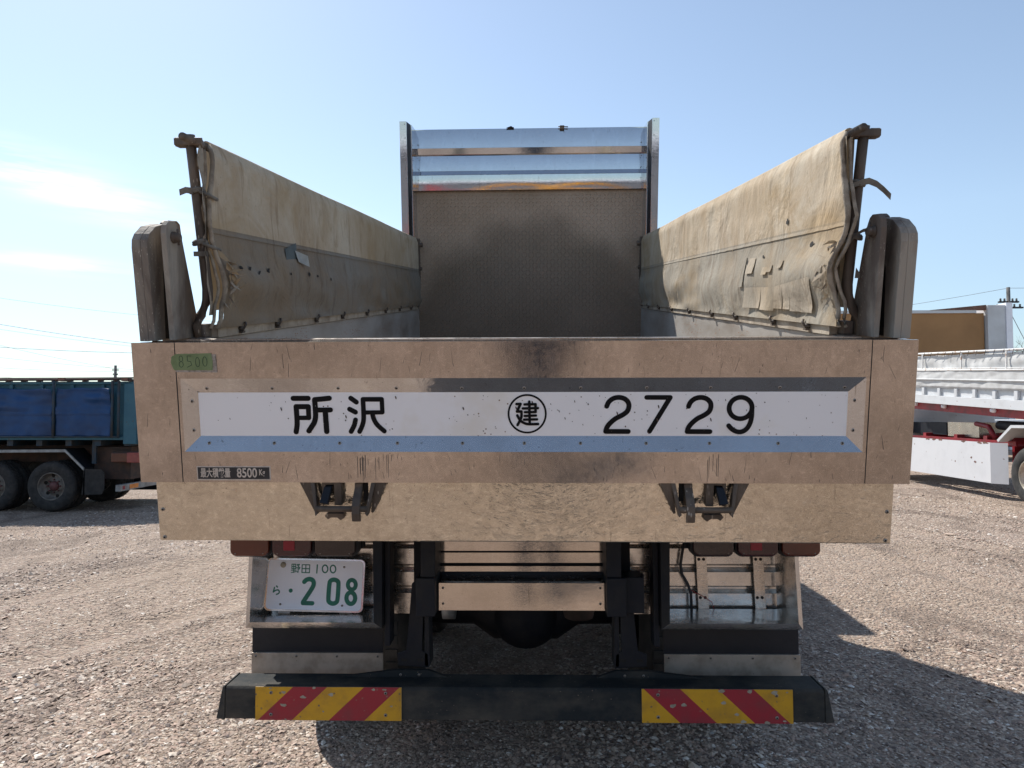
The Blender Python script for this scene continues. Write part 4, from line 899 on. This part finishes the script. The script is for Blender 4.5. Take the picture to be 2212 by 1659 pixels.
for s_ in (-1, 1): a, b_ = sorted((s_ * .38, s_ * .46)); mb.box((a, 3.1, .85), (b_, 9.6, 1.12), 'chassis')
for y in (3.12, 5, 7, 9): mb.box((-.38, y, .90), (.38, y + .08, 1.10), 'chassis')
cha(mb, 'chassis_frame')
for s_ in (-1, 1):
    for cy in (4.25, 5.55):
        mb = MB(); mb.grid(lambda u, v: (s_ * (.60 + .60 * v), cy - .60 * math.cos(R(15 + 150 * u)), .5 + .60 * math.sin(R(15 + 150 * u))), 14, 1, 'chassis'); cha(mb, 'mudguard', thick=.012)
mb = MB(); mb.lathe([(.0001, -.03), (.075, -.03), (.075, .03), (.0001, .03)], 'x', (-.37, 3.62, .70), 'grey_alu', 20); mb.lathe([(.0001, -.2), (.10, -.19), (.12, -.1), (.12, .1), (.10, .19), (.0001, .2)], 'x', (-.25, 3.95, .80), 'chassis', 20)
mb.tube([(-.36, 3.4, .82), (-.2, 3.5, .80), (0, 3.55, .84), (.2, 3.5, .80), (.36, 3.4, .82)], .014, 'wire', 8); cha(mb, 'brake_chamber')
mb = MB(); mb.lathe([(.0001, -.09), (.07, -.08), (.09, 0), (.07, .08), (.0001, .09)], 'z', (.27, 3.60, .72), 'dark_iron', 18); mb.tube([(.27, 3.6, .78), (.30, 3.6, .86), (.34, 3.65, .9)], .03, 'dark_iron', 8); cha(mb, 'air_valve')
mb = MB(); mb.tube([(0, 4.6, 1.05), (0, 7.2, 1.95)], [.09, .07], 'grey_alu', 14); cha(mb, 'hoist_ram')
# cab, rear end lengthened so its ground shadow joins the bed's
mb = MB(); mb.prism([(7.42, .95), (7.42, 2.84), (8.25, 2.92), (9.3, 2.90), (9.75, 2.65), (9.95, 1.9), (9.98, .72)], 'x', -1.19, 1.19, 'cab_paint'); cab = cha(mb, 'cab', bevel=.03)
for s_ in (-1, 1): mb = MB(); mb.prism([(8.65, 1.75), (8.65, 2.5), (9.45, 2.5), (9.68, 1.75)], 'x', s_ * 1.192, s_ * 1.197, 'glass_dark'); cha(mb, 'side_window', cab)
mb = MB(); mb.prism([(9.0, .3), (9.0, .72), (9.98, .72), (10.05, .3)], 'x', -1.18, -1.19 + 2.37, 'chassis') if False else mb.box((-1.19, 9.62, .35), (1.19, 10.03, .715), 'grey_alu'); cha(mb, 'front_bumper', cab, bevel=.02)

# ================================================================== BLUE TIPPER ON THE LEFT (seen side on, its tail to the right)
bt = thing('dump_truck', (-10.5, 15.2, -.32), 'old blue dump truck with blue sheets over its sides parked on the left', 'dump truck')
def bt_(mb, name, parent=None, **k): return mb.build(name, bt if parent is None else parent, Matrix() if parent is None else None, **k)
YS = 14.0; XR = -7.86
mb = MB(); mb.box((-14.6, YS + .10, 1.17), (XR - .05, YS + .16, 2.20), 'blue_paint'); mb.box((-14.6, YS + .02, 1.10), (XR, YS + .16, 1.17), 'blue_paint'); mb.box((-14.6, YS + .03, 2.20), (XR - .02, YS + .16, 2.255), 'blue_paint')
for x in np.arange(-14.2, -8.6, .62): mb.box((x, YS + .055, 1.171), (x + .07, YS + .0995, 2.199), 'blue_paint')
mb.box((-14.6, YS + 2.24, 1.12), (XR, YS + 2.3, 2.22), 'blue_paint'); mb.box((-14.6, YS + .161, 1.10), (XR, YS + 2.239, 1.2), 'blue_paint'); mb.box((-14.66, YS + .1, 1.2), (-14.6, YS + 2.3, 2.3), 'blue_paint')
bb = bt_(mb, 'bed_side', bevel=.005)
for x0, x1 in ((-11.97, -10.76), (-10.72, -9.55 + .02), (-9.47, -8.36)):
    mb = MB(); k = random.random() * 9
    def fb(u, v):
        top = 2.13 - .05 * smooth_noise(u * 3, k) - (.02 * u); return (x0 + u * (x1 - x0), YS - .012 - .06 * abs(smooth_noise(u * 2.5, v * 2, k)) - .02 * (abs(v - .47) < .02) - .085 * smooth_noise(u * 1.6 + v, v * 7, k) * max(0, v - .3) * 1.6 - .018 * smooth_noise(u * 7, v * 7, k), 1.175 + v * (top - 1.175) + .012 * smooth_noise(u * 6, 3, k) * (v < .02))
    mb.grid(fb, 40, 36, 'blue_cloth'); bt_(mb, 'side_sheet', thick=.004)
mb = MB()
for x in (-12.02, -10.74, -9.51, -8.33, -8.20): mb.tube([(x, YS - .03, 1.14), (x, YS - .035, 2.27)], .026, 'blue_iron', 8)
mb.tube([(-14.6, YS - .02, 2.272), (-11, YS - .03, 2.285), (-9.5, YS - .02, 2.292), (XR - .1, YS - .02, 2.30)], .022, 'dark_iron', 8); mb.tube([(-14.6, YS + .12, 2.315), (-9.4, YS + .12, 2.325), (XR, YS + .1, 2.33)], .016, 'dark_iron', 8)
for x in np.arange(-13.9, -8.0, .31): mb.box((x, YS - .04, 2.25), (x + .035, YS + .12, 2.305), 'dark_iron')
for x in (-11.9, -9.42, -8.15): mb.box((x, YS - .05, 2.26), (x + .13, YS + .06, 2.33), 'rust')
mb.tube([(-12, YS - .03, 1.16), (-8.2, YS - .035, 1.165)], .014, 'blue_iron', 8)
mb.box((-14.0, YS + 2.28, -.12), (-8.0, YS + 2.32, 1.09), 'chassis')  # dark panel added on the far side to hide lit ground underneath
M['blue_iron'] = surf('dark_blue_iron', (.025, .05, .075), (.05, .05, .05), 8, .7); M['rust'] = surf('rust_bracket', (.20, .10, .07), (.10, .06, .05), 12, .8)
bt_(mb, 'sheet_frame')
mb = MB(); mb.prism([(XR + .0, 1.02), (XR + .0, 2.22), (XR + .03, 2.36), (XR + .11, 2.36), (XR + .14, 1.02)], 'y', YS + .08, YS + 2.3, 'blue_paint'); mb.box((-8.12, YS + .0, 1.02), (XR - .005, YS + .0995, 2.215), 'blue_paint'); bt_(mb, 'tailgate', bevel=.01)
mb = MB()
for x in np.arange(-14.1, -7.9, .595): mb.box((x, YS + .1, .98), (x + .12, YS + 2.2, 1.0995), 'blue_iron')
mb.box((-14.5, YS + .75, .62), (-8.0, YS + .85, .98), 'dark_iron'); mb.box((-14.5, YS + 1.5, .62), (-8.0, YS + 1.6, .98), 'dark_iron'); mb.box((-8.9, YS + .35, .30), (-8.15, YS + .7, .95), 'dark_iron'); mb.box((-8.55, YS + .9, .35), (-8.1, YS + 1.5, .9), 'dark_iron')
bt_(mb, 'chassis_frame')
mb = MB(); pr = [(-13.2, .83), (-9.35, .86), (-9.28, .86), (-8.90, .50)]
for (a, b_) in zip(pr, pr[1:]): mb.prism([a, b_, (b_[0], b_[1] + .055), (a[0], a[1] + .055)] if True else None, 'y', YS + .0, YS + .03, 'grey_alu'); mb.prism([(a[0], a[1] + .02), (b_[0], b_[1] + .02), (b_[0], b_[1] + .05), (a[0], a[1] + .05)], 'y', YS + .0305, YS + .62, 'chassis')
fd = bt_(mb, 'mudguard'); mb = MB(); mb.prism([(-8.95, .02), (-8.55, .03), (-8.50, .12), (-8.50, .44), (-8.56, .52), (-8.9, .53)], 'y', YS + .03, YS + .05, 'rubber'); mb.box((-8.92, YS + .03, .02), (-8.89, YS + .62, .52), 'rubber'); bt_(mb, 'mudflap', fd)
mb = MB(); mb.box((-8.86, YS + .2, .62), (-8.78, YS + .25, 1.10), 'blue_iron'); bt_(mb, 'stay')
BF = Matrix.Translation((0, 0, 0))
def wheel_y(cx, cy, cz, r, wd, parent, frame_root, rim, hub, dish=.09):
    f = Matrix.Translation((cx, cy, cz)) @ Matrix.Rotation(R(90), 4, 'Z'); return wheel(0, 0, r, wd, -1, parent, f, 'rubber', rim, hub, dish)
M['hub_red'] = surf('faded_red_hub', (.14, .05, .05), (.09, .035, .035), 9, .6)
for cx in (-9.58, -10.78):
    for cy in (YS + .16, YS + .48, YS + 1.75, YS + 2.07): wheel_y(cx, cy, .18, .49, .26, bt, None, 'rim', 'hub_red', .13)
wheel_y(-14.9, YS + .2, .18, .49, .28, bt, None, 'rim', 'hub_red', 0)
mb = MB(); mb.box((-8.40, YS + .08, .66), (-8.08, YS + .14, .84), 'amber'); mb.box((-8.08, YS + .07, .65), (-7.83, YS + .2, .85), 'lamp_pink'); mb.box((-8.42, YS + .145, .64), (-7.84, YS + .25, .87), 'dark_iron')
M['lamp_pink'] = surf('faded_red_lens', (.33, .08, .06), (.25, .05, .05), 9, .35)
bt_(mb, 'tail_lamp', bevel=.01)
mb = MB(); mb.box((-8.24, YS - .02, .09), (-8.14, YS + 2.32, .22), 'grey_alu'); bp = bt_(mb, 'bumper', bevel=.006)
mb = MB(); mb.box((-8.1395, YS + .30, .115), (-8.136, YS + .62, .20), 'orange'); mb.box((-8.1395, YS + .06, .12), (-8.137, YS + .14, .19), 'red'); bt_(mb, 'reflector', bp)
mb = MB(); mb.prism([(-15.2, .3), (-15.2, 2.35), (-16.6, 2.4), (-17.1, 1.6), (-17.15, .3)], 'y', YS + .1, YS + 2.35, 'blue_paint'); bt_(mb, 'cab', bevel=.03)

# ================================================================== WHITE TIPPER ON THE RIGHT
wt = thing('dump_truck', (9.8, 14.5, 0), 'white dump truck with white sheets and red chassis parked on the right', 'dump truck')
XS = 8.60; KZ = .055
def wt_(mb, name, parent=None, tilt=False, **k):
    f = Matrix.Translation((0, 12.2, 0)) @ Matrix.Rotation(math.atan(KZ), 4, 'X') @ Matrix.Translation((0, -12.2, 0)) if tilt else Matrix()
    return mb.build(name, wt if parent is None else parent, f if parent is None else None, **k)
mb = MB(); Y0, Y1 = 10.6, 17.2
mb.box((XS, Y0, 1.61), (XS + .12, Y1, 1.79), 'white_paint'); mb.box((XS + .05, Y0, 1.791), (XS + .10, Y1, 1.99), 'white_paint')
for y in np.arange(Y0 + .2, Y1, .62): mb.box((XS + .002, y, 1.7915), (XS + .049, y + .10, 1.95), 'white_paint')
mb.box((XS + 2.2, Y0, 1.61), (XS + 2.3, Y1, 2.0), 'white_paint'); mb.box((XS + .121, Y0, 1.61), (XS + 2.199, Y1, 1.68), 'white_paint'); wt_(mb, 'bed_side', tilt=True, bevel=.006)
mb = MB()
def fw(u, v):
    y = Y0 + u * (Y1 - Y0); z = 1.955 + v * .385; f = .018 * smooth_noise(y * 1.6, z * 4, 3) + .008 * smooth_noise(y * 3.5 + z * 5, z * 5, 5) + (.03 if .42 < v < .47 else 0)
    return (XS - .012 - abs(f) * 1.2 + (.02 if v < .05 else 0), y, z)
mb.grid(fw, 160, 24, 'white_cloth')
def fw2(u, v):
    y = Y0 + u * (Y1 - Y0); z = 2.35 + v * .30; return (XS + .035 - .03 * smooth_noise(y * 2, z * 5, 9) - .012 * smooth_noise(y * 7, z * 5, 2), y, z + .01 * smooth_noise(y * 6, 1) * (v > .9))
mb.grid(fw2, 160, 12, 'white_cloth'); wsh = wt_(mb, 'side_sheet', tilt=True)
M['white_rust'] = surf('white_paint_rust_edges', (.68, .67, .65), (.35, .20, .12), 9, .6, 0, .55, .68)
mb = MB(); mb.tube([(XS - .01, Y0, 2.70), (XS - .01, Y1, 2.70)], .020, 'white_rust', 8); mb.tube([(XS - .02, Y0, 2.335), (XS - .02, Y1, 2.335)], .016, 'white_rust', 8); mb.tube([(XS - .015, Y0, 2.37), (XS - .015, Y1, 2.37)], .010, 'white_rust', 8)
for y in (11.3, 12.62, 13.55, 14.95, 16.4): mb.box((XS - .025, y, 2.34), (XS - .005, y + .035, 2.70), 'white_rust')
mb.tube([(XS - .02, 12.64, 2.40), (XS - .02, 12.9, 2.68)], .012, 'white_rust', 6); mb.tube([(XS - .02, 12.64, 2.40), (XS - .02, 12.4, 2.68)], .012, 'white_rust', 6); mb.tube([(XS - .03, 12.65, 2.32), (XS - .05, 12.65, 2.2), (XS - .05, 12.74, 2.10)], .02, 'dark_iron', 6); mb.tube([(XS - .05, 12.60, 2.08), (XS - .05, 12.80, 2.07)], .05, 'dark_iron', 8)
for y in np.arange(10.9, 17.1, .27): mb.tube([(XS - .035, y, 2.71), (XS - .03, y + .05, 2.62)], .005, 'dark_iron', 5)
wt_(mb, 'sheet_frame', tilt=True)
mb = MB(); mb.box((XS + .12, Y0, 1.45), (XS + .26, Y1, 1.609), 'red_paint'); mb.box((XS + 1.9, Y0, 1.45), (XS + 2.05, Y1, 1.609), 'red_paint'); wt_(mb, 'bed_bearer', tilt=True)
for y in (12.6, 14.1, 15.75, 16.9):
    mb = MB(); mb.lathe([(.0001, -.07), (.03, -.06), (.045, -.02), (.045, .02), (.0001, .05)], 'x', (XS + .10, y, 1.565), 'plate_white', 14); wt_(mb, 'marker_lamp', tilt=True)
mb = MB(); mb.box((XS + .75, 10.5, .95), (XS + .85, 19.3, 1.22), 'red_paint'); mb.box((XS + 1.5, 10.5, .95), (XS + 1.6, 19.3, 1.22), 'red_paint')
for y in (13.6, 14.4, 15.4, 16.6): mb.box((XS + .20, y, 1.05), (XS + .749, y + .12, 1.17), 'red_paint')
mb.box((XS + .16, 13.5, 1.02), (XS + .20, 17.5, 1.10), 'red_paint'); mb.box((XS + .3, 13.75, .35), (XS + .74, 13.82, 1.0), 'red_paint'); mb.box((XS + .6, 12.4, .5), (XS + .9, 13.7, 1.1), 'red_paint'); mb.tube([(XS + .3, 14.3, 1.12), (XS + .3, 14.5, 1.35), (XS + .3, 14.9, 1.40)], .05, 'red_paint', 8)
wt_(mb, 'chassis_frame')
mb = MB(); mb.box((XS + .35, 14.9, 1.12), (XS + .9, 16.0, 1.42), 'rear_steel'); mb.box((XS + .35, 16.05, 1.14), (XS + .9, 17.6, 1.40), 'chassis'); mb.tube([(XS + .45, 12.9, 1.34), (XS + .45, 14.4, 1.38)], .09, 'chassis', 12); wt_(mb, 'battery_box')
M['guard_white'] = surf('guard_white_paint', (.64, .64, .65), (.58, .58, .59), 4, .5, 0, .5, .8, .3, 14, spots=(.16, .07, .04), spot_sc=5.5, spot_hi=.13)
mb = MB(); mb.box((XS + .02, 14.02, .29), (XS + .05, 17.6, 1.055), 'guard_white'); mb.add([(XS + .02, 14.018, .285), (XS + .16, 13.72, .295), (XS + .16, 13.72, 1.06), (XS + .02, 14.018, 1.055)], [(0, 1, 2, 3)], 'guard_white'); wg = wt_(mb, 'side_guard')
mb = MB()
for y in (14.15, 14.35, 14.9, 15.7, 15.95, 16.2):
    q = [(XS + .0185, y + .09 * math.cos(6.283 * k / 9) * random.uniform(.5, 1.3), 1.045 + .022 * math.sin(6.283 * k / 9) * random.uniform(.4, 1.5)) for k in range(9)]; mb.add(q, [list(range(9))], 'rust')
for (y, z, r) in ((14.62, .74, .022), (14.5, .66, .026), (14.28, .66, .014)):
    q = [(XS + .0183, y + r * 1.5 * math.cos(6.283 * k / 9) * random.uniform(.6, 1.2), z + r * math.sin(6.283 * k / 9) * random.uniform(.6, 1.2)) for k in range(9)]; mb.add(q, [list(range(9))], 'rust')
wt_(mb, 'rust_patch', wg)
mb = MB(); mb.prism([(13.75, 1.12), (13.35, 1.40), (11.6, 1.42), (11.6, 1.37), (13.33, 1.35), (13.72, 1.08)], 'x', XS - .02, XS + .62, 'white_paint'); wt_(mb, 'mudguard')
for cy in (13.0, 11.7):
    for cx, d_ in ((XS + .17, .11), (XS + .49, .1), (XS + 1.75, .1), (XS + 2.07, .1)):
        f = Matrix.Translation((cx, cy, .51)); wheel(0, 0, .505, .27, -1, wt, f, 'rubber', 'cream', 'hub_crimson', d_) if 'hub_crimson' in M else (M.__setitem__('hub_crimson', surf('crimson_hub', (.42, .04, .07), (.3, .03, .05), 9, .5)), wheel(0, 0, .505, .27, -1, wt, f, 'rubber', 'cream', 'hub_crimson', d_))
f = Matrix.Translation((XS + .2, 18.6, .51)); wheel(0, 0, .505, .28, -1, wt, f, 'rubber', 'cream', 'hub_crimson', 0)
mb = MB(); mb.prism([(17.5, .75), (17.5, 2.6), (19.2, 2.75), (19.5, 1.8), (19.55, .5), (18, .5)], 'x', XS + .05, XS + 2.3, 'white_paint'); wt_(mb, 'cab', bevel=.03)

# ================================================================== OTHER THINGS BEYOND
# pale lorry behind the white tipper
lo_ = thing('flatbed_truck', (17.5, 27, 0), 'pale truck half hidden behind the white dump truck and its chassis', 'truck')
mb = MB(); mb.box((13.0, 25.0, 1.0), (22, 27.2, 1.35), 'white_paint'); mb.box((13.0, 25.0, 1.36), (13.1, 27.2, 3.0), 'white_paint'); lb = mb.build('flatbed', lo_, Matrix(), bevel=.02)
mb = MB(); mb.prism([(22.4, .6), (22.4, 2.7), (23.8, 2.7), (24.3, 1.7), (24.3, .6)], 'y', 25, 27.2, 'white_paint'); mb.build('cab', lo_, Matrix(), bevel=.04)
mb = MB(); mb.box((13.2, 25.4, .7), (22.3, 25.6, .99), 'chassis'); mb.box((14.6, 25.1, .45), (16.0, 25.4, .9), 'chassis'); mb.build('chassis_frame', lo_, Matrix())
for x in (14.0, 20.5, 23.2): wheel_y(x, 25.15, .46, .46, .26, lo_, None, 'rim', 'rim', .05)
# brown boarded building with pale end column
bd = thing('building', (19, 34, 0), 'brown boarded building with pale end column behind the white dump truck', 'building')
mb = MB(); mb.box((6, 32, 0), (19.55, 40, 5.93), 'brown_wall'); mb.build('wall', bd, Matrix())
mb = MB(); mb.box((5.9, 31.93, 5.931), (19.2, 40.1, 6.06), 'pale_wall'); mb.build('roof', bd, Matrix())
mb = MB(); mb.box((19.6, 31.8, 0), (20.35, 40, 6.25), 'pale_wall'); mb.prism([(17.2, 6.061), (19.6, 6.28), (19.6, 6.061)], 'y', 31.9, 32.1, 'rust'); mb.box((20.36, 31.75, 0), (20.62, 40, 6.35), 'plate_white'); mb.build('end_column', bd, Matrix())
# utility poles and their wires
def pole(x, y, h, label, arms=(), r=.15):
    o = thing('utility_pole', (x, y, 0), label, 'utility pole')
    mb = MB(); mb.tube([(x, y, -.5), (x, y, h)], [r, r * .6], 'concrete', 12); mb.build('shaft', o, Matrix())
    for (z, l0, l1) in arms:
        mb = MB(); mb.box((x + l0, y - .08, z), (x + l1, y + .08, z + .09), 'wire')
        for k in range(5): xx = x + l0 + (l1 - l0) * (k + .5) / 5; mb.lathe([(.05, 0), (.07, .04), (.04, .09), (.07, .13), (.03, .18)], 'z', (xx, y, z + .09), 'concrete', 8)
        mb.build('cross_arm', o, Matrix())
    return o
def wire(pts, r, label, group):
    P = []
    for a, b_ in zip(pts, pts[1:]):
        a, b_ = Vector(a), Vector(b_); L_ = (b_ - a).length
        for k in range(13): t = k / 12; p = a.lerp(b_, t); p.z -= L_ * .018 * 4 * t * (1 - t); P.append(p)
    mb = MB(); mb.tube(P, r, 'far_wire', 5, False); o = mb.build('power_line'); tag(o, label, 'cable', group); return o
pole(-65.2, 110, 8.9, 'distant dark utility pole above the blue dump truck', ((8.1, -.5, .5), (7.4, -.4, .4)), .32)
pr_ = pole(29.0, 45, 9.25, 'utility pole with cross arms and insulators behind the brown building', ((7.95, -.85, .85), (8.3, -.6, .6), (5.0, -.15, .4)), .17)
G1 = 'power lines in the sky at the left'
wl = [((-95, 95, 21.0), (-44, 105, 14.8), 'highest thin power line at the left edge of the sky'), ((-80, 90, 15.0), (-44, 105, 10.3), 'upper line of the paired power lines at left'), ((-80, 90, 14.2), (-44, 105, 10.1), 'lower line of the paired power lines at left'),
      ((-80, 90, 10.9), (-40, 105, 10.5), 'thick flat power line at mid height at left'), ((-80, 92, 13.0), (-65.2, 110, 8.4), 'power line sloping down to the distant pole'), ((-85, 100, 8.6), (-44, 105, 8.0), 'thin power line just above the blue truck'),
      ((-85, 100, 7.2), (-44, 105, 6.9), 'lowest thin power line over the blue truck'), ((-80, 95, 10.0), (-44, 112, 7.6), 'thin power line crossing behind the flat thick one')]
for k, (a, b_, lb_) in enumerate(wl): wire([a, b_], .030 if k in (3, 1) else .018, lb_, G1)
G2 = 'power lines in the sky at the right'
for k, (a, b_, lb_) in enumerate((((8, 60, 8.0), (29.0, 45, 9.2), 'thin power line running from behind the truck to the right pole'), ((29, 45, 9.2), (48, 40, 9.6), 'thin power line from the right pole top to the right'),
        ((31, 45, 8.0), (50, 45, 8.2), 'power line from the upper cross arm to the right'), ((30.0, 45, 8.45), (50, 47, 8.6), 'second power line from the upper cross arm to the right'), ((29.3, 45, 5.35), (50, 45, 5.5), 'upper of the three low lines at the right pole'), ((29.3, 45, 4.9), (50, 45, 5.0), 'middle of the three low lines at the right pole'),
        ((29.3, 45, 4.5), (50, 45, 4.6), 'lowest of the three low lines at the right pole'), ((29.0, 45, 7.9), (33, 45, 0), 'stay wire slanting down from the right pole'))):
    wire([a, b_], .012 if k < 2 else .020, lb_, G2)
# bare tree beside the right pole
tr = thing('tree', (31.2, 47, 0), 'leafless tree with thin twigs at the right edge behind the white sheets', 'tree')
mb = MB(); mb.tube([(31.2, 47, 0), (31.1, 47, 2.0), (31.2, 47, 4.0)], [.16, .12, .09], 'bark', 8); mb.build('trunk', tr, Matrix())
mb = MB(); random.seed(11)
def branch(p, d, L_, r, dep):
    q = p + d * L_; mid = p + d * L_ * .5 + Vector((random.uniform(-1, 1), random.uniform(-1, 1), random.uniform(-.5, .5))) * L_ * .08; mb.tube([p, mid, q], [r, r * .8, r * .6], 'bark', 4, False)
    if dep == 0: return
    for k in range(3 if dep > 1 else 4):
        nd = (d + Vector((random.uniform(-1, 1), random.uniform(-.8, .8), random.uniform(-.4, .5))) * .75).normalized(); branch(p + d * L_ * random.uniform(.45, 1), nd, L_ * random.uniform(.6, .85), r * .6, dep - 1)
for k in range(7): a = k * .9; branch(Vector((31.2, 47, 3.0 + .12 * k)), Vector((math.cos(a) * .9, math.sin(a) * .6, .72)).normalized(), 1.25, .045, 4)
mb.build('crown', tr, Matrix())

# ================================================================== BEHIND THE CAMERA (mirrored in the stainless steel)
shed = thing('warehouse', (0, -30, 0), 'long grey shed with white eaves mirrored in the headboard', 'building')
mb = MB(); mb.box((-30, -36, 0), (30, -28, 5.0), 'shed_grey'); mb.build('wall', shed, Matrix())
mb = MB(); mb.box((-30.4, -36.4, 5.001), (30.4, -27.6, 5.5), 'plate_white'); mb.build('roof', shed, Matrix())
def digger(x, y, m, label, rz, booms=True):
    o = thing('excavator', (x, y, 0), label, 'excavator', 'machines mirrored in the headboard', rz)
    F = o.matrix_basis.copy()
    def b_(mb, n, parent=None, **k): return mb.build(n, o if parent is None else parent, F if parent is None else None, **k)
    for s in (-1, 1):
        mb = MB(); mb.prism([(-1.5, .0), (1.5, .0), (1.8, .25), (1.8, .55), (1.5, .8), (-1.5, .8), (-1.8, .55), (-1.8, .25)], 'x', s * .7, s * 1.2, 'rubber'); b_(mb, 'track', bevel=.02)
    mb = MB(); mb.prism([(-1.9, .95), (-1.9, 1.9), (-1.5, 2.1), (.4, 2.0), (1.3, 1.5), (1.3, .95)], 'x', -1.15, 1.15, m); b_(mb, 'body', bevel=.05)
    mb = MB(); mb.prism([(-.3, 1.5), (-.3, 2.9), (1.0, 2.9), (1.4, 2.2), (1.35, 1.2), (.3, 1.2)], 'x', -1.1, -.25, m); cb = b_(mb, 'cab', bevel=.05)
    mb = MB(); mb.prism([(-.2, 2.0), (-.2, 2.8), (.92, 2.8), (1.25, 2.2), (1.2, 2.0)], 'x', -1.13, -1.101, 'glass_dark'); b_(mb, 'window', cb)
    mb = MB(); P = [(.8, 1.5), (1.6, 3.1), (2.6, 4.0), (3.6, 3.9), (4.6, 3.1)]; vs = []
    mb.tube([(.2, p[0], p[1]) for p in P], [.22, .26, .28, .24, .18], m, 8); mb.tube([(.2, 4.6, 3.1), (.2, 4.2, 1.0)], [.18, .13], m, 8); b_(mb, 'boom')
    mb = MB(); mb.prism([(4.3, 1.1), (3.7, .9), (3.5, .4), (3.9, .1), (4.4, .3)], 'x', -.25, .65, 'chassis'); b_(mb, 'bucket', bevel=.02)
digger(-1.0, -14.5, 'machine_yellow', 'yellow excavator mirrored left of centre in the headboard', R(-100)); digger(2.3, -17, 'machine_yellow', 'yellow excavator mirrored right of centre in the headboard', R(80)); digger(-3.2, -13, 'machine_red', 'red excavator mirrored at the left end of the headboard', R(165))

# photographer behind the camera, arms raised round a phone
def person():
    o = thing('person', (.03, -.42, 0), 'photographer in dark jacket holding up a phone, mirrored in the tailgate', 'person')
    verts = {}; me = bpy.data.meshes.new('body')
    J = [('pel', (0, 0, .93), .15), ('sp1', (0, .01, 1.10), .145), ('ch', (0, .0, 1.28), .165), ('nk', (0, .0, 1.42), .065), ('hd0', (0, .02, 1.50), .07),
         ('hL', (-.10, 0, .86), .10), ('kL', (-.12, .02, .49), .062), ('aL', (-.13, -.01, .09), .045), ('tL', (-.15, .15, .035), .035), ('hR', (.10, 0, .86), .10), ('kR', (.12, .02, .49), .062), ('aR', (.13, -.01, .09), .045), ('tR', (.15, .15, .035), .035),
         ('sL', (-.19, 0, 1.38), .065), ('eL', (-.25, .14, 1.18), .045), ('wL', (-.10, .33, 1.50 + .08), .030), ('sR', (.19, 0, 1.38), .065), ('eR', (.25, .14, 1.18), .045), ('wR', (.10, .33, 1.58), .030)]
    idx = {n: i for i, (n, _, _) in enumerate(J)}
    E = [('pel', 'sp1'), ('sp1', 'ch'), ('ch', 'nk'), ('nk', 'hd0'), ('pel', 'hL'), ('hL', 'kL'), ('kL', 'aL'), ('aL', 'tL'), ('pel', 'hR'), ('hR', 'kR'), ('kR', 'aR'), ('aR', 'tR'), ('ch', 'sL'), ('sL', 'eL'), ('eL', 'wL'), ('ch', 'sR'), ('sR', 'eR'), ('eR', 'wR')]
    me.from_pydata([j[1] for j in J], [(idx[a], idx[b_]) for a, b_ in E], []); me.materials.append(M['jacket'])
    b_ = bpy.data.objects.new('body', me); COL.objects.link(b_); b_.parent = o
    md = b_.modifiers.new('skin', 'SKIN'); md.use_smooth_shade = True
    for i, j in enumerate(J): me.skin_vertices[0].data[i].radius = (j[2], j[2])
    me.skin_vertices[0].data[0].use_root = True
    s2 = b_.modifiers.new('sub', 'SUBSURF'); s2.levels = s2.render_levels = 2
    mb = MB(); pr = [(.0001, -.125), (.045, -.115), (.062, -.08), (.072, -.03), (.078, .02), (.076, .06), (.058, .10), (.03, .12), (.0001, .125)]; mb.lathe(pr, 'z', (0, .03, 1.60), 'skin', 20); mb.add([(-.013, .105, 1.575), (.013, .105, 1.575), (0, .128, 1.575), (0, .104, 1.62)], [(0, 1, 2), (0, 2, 3), (1, 3, 2)], 'skin')
    for s in (-1, 1): mb.lathe([(.0001, -.008), (.018, 0), (.0001, .008)], 'x', (s * .078, .02, 1.60), 'skin', 10); mb.lathe([(.0001, .006), (.009, 0)], 'y', (s * .03, .098, 1.61), 'hair', 10)
    hd = mb.build('head', o); mb = MB(); mb.lathe([(.080, -.02), (.085, .03), (.078, .08), (.05, .118), (.0001, .132)], 'z', (0, .015, 1.60), 'hair', 20); mb.build('hair', hd)
    # hands: palm and five fingers each, closing on the phone edges
    mb = MB()
    for s in (-1, 1):
        mb = MB()
        mb.tube([(s * .100, .335, 1.585), (s * .092, .365, 1.625), (s * .088, .375, 1.66)], [.026, .032, .026], 'skin', 10)
        for k in range(4): z = 1.635 + .02 * k; L_ = (.9, 1, .95, .8)[k]; mb.tube([(s * .090, .385, z), (s * .090, .402, z + .002), (s * (.090 - .030 * L_), .408, z + .002), (s * (.090 - .045 * L_), .406, z)], [.0085, .0082, .0075, .006], 'skin', 8)
        mb.tube([(s * .092, .358, 1.63), (s * .078, .352, 1.65), (s * .058, .366, 1.665), (s * .045, .382, 1.668)], [.011, .010, .009, .007], 'skin', 8)
        mb.build('hand', o)
    return o
person()
mb = MB(); mb.box((-.040, -.022, 1.612), (.112, -.014, 1.688), 'phone'); ph = mb.build('phone', bevel=.003); tag(ph, 'black phone held up in both hands by the photographer', 'phone')
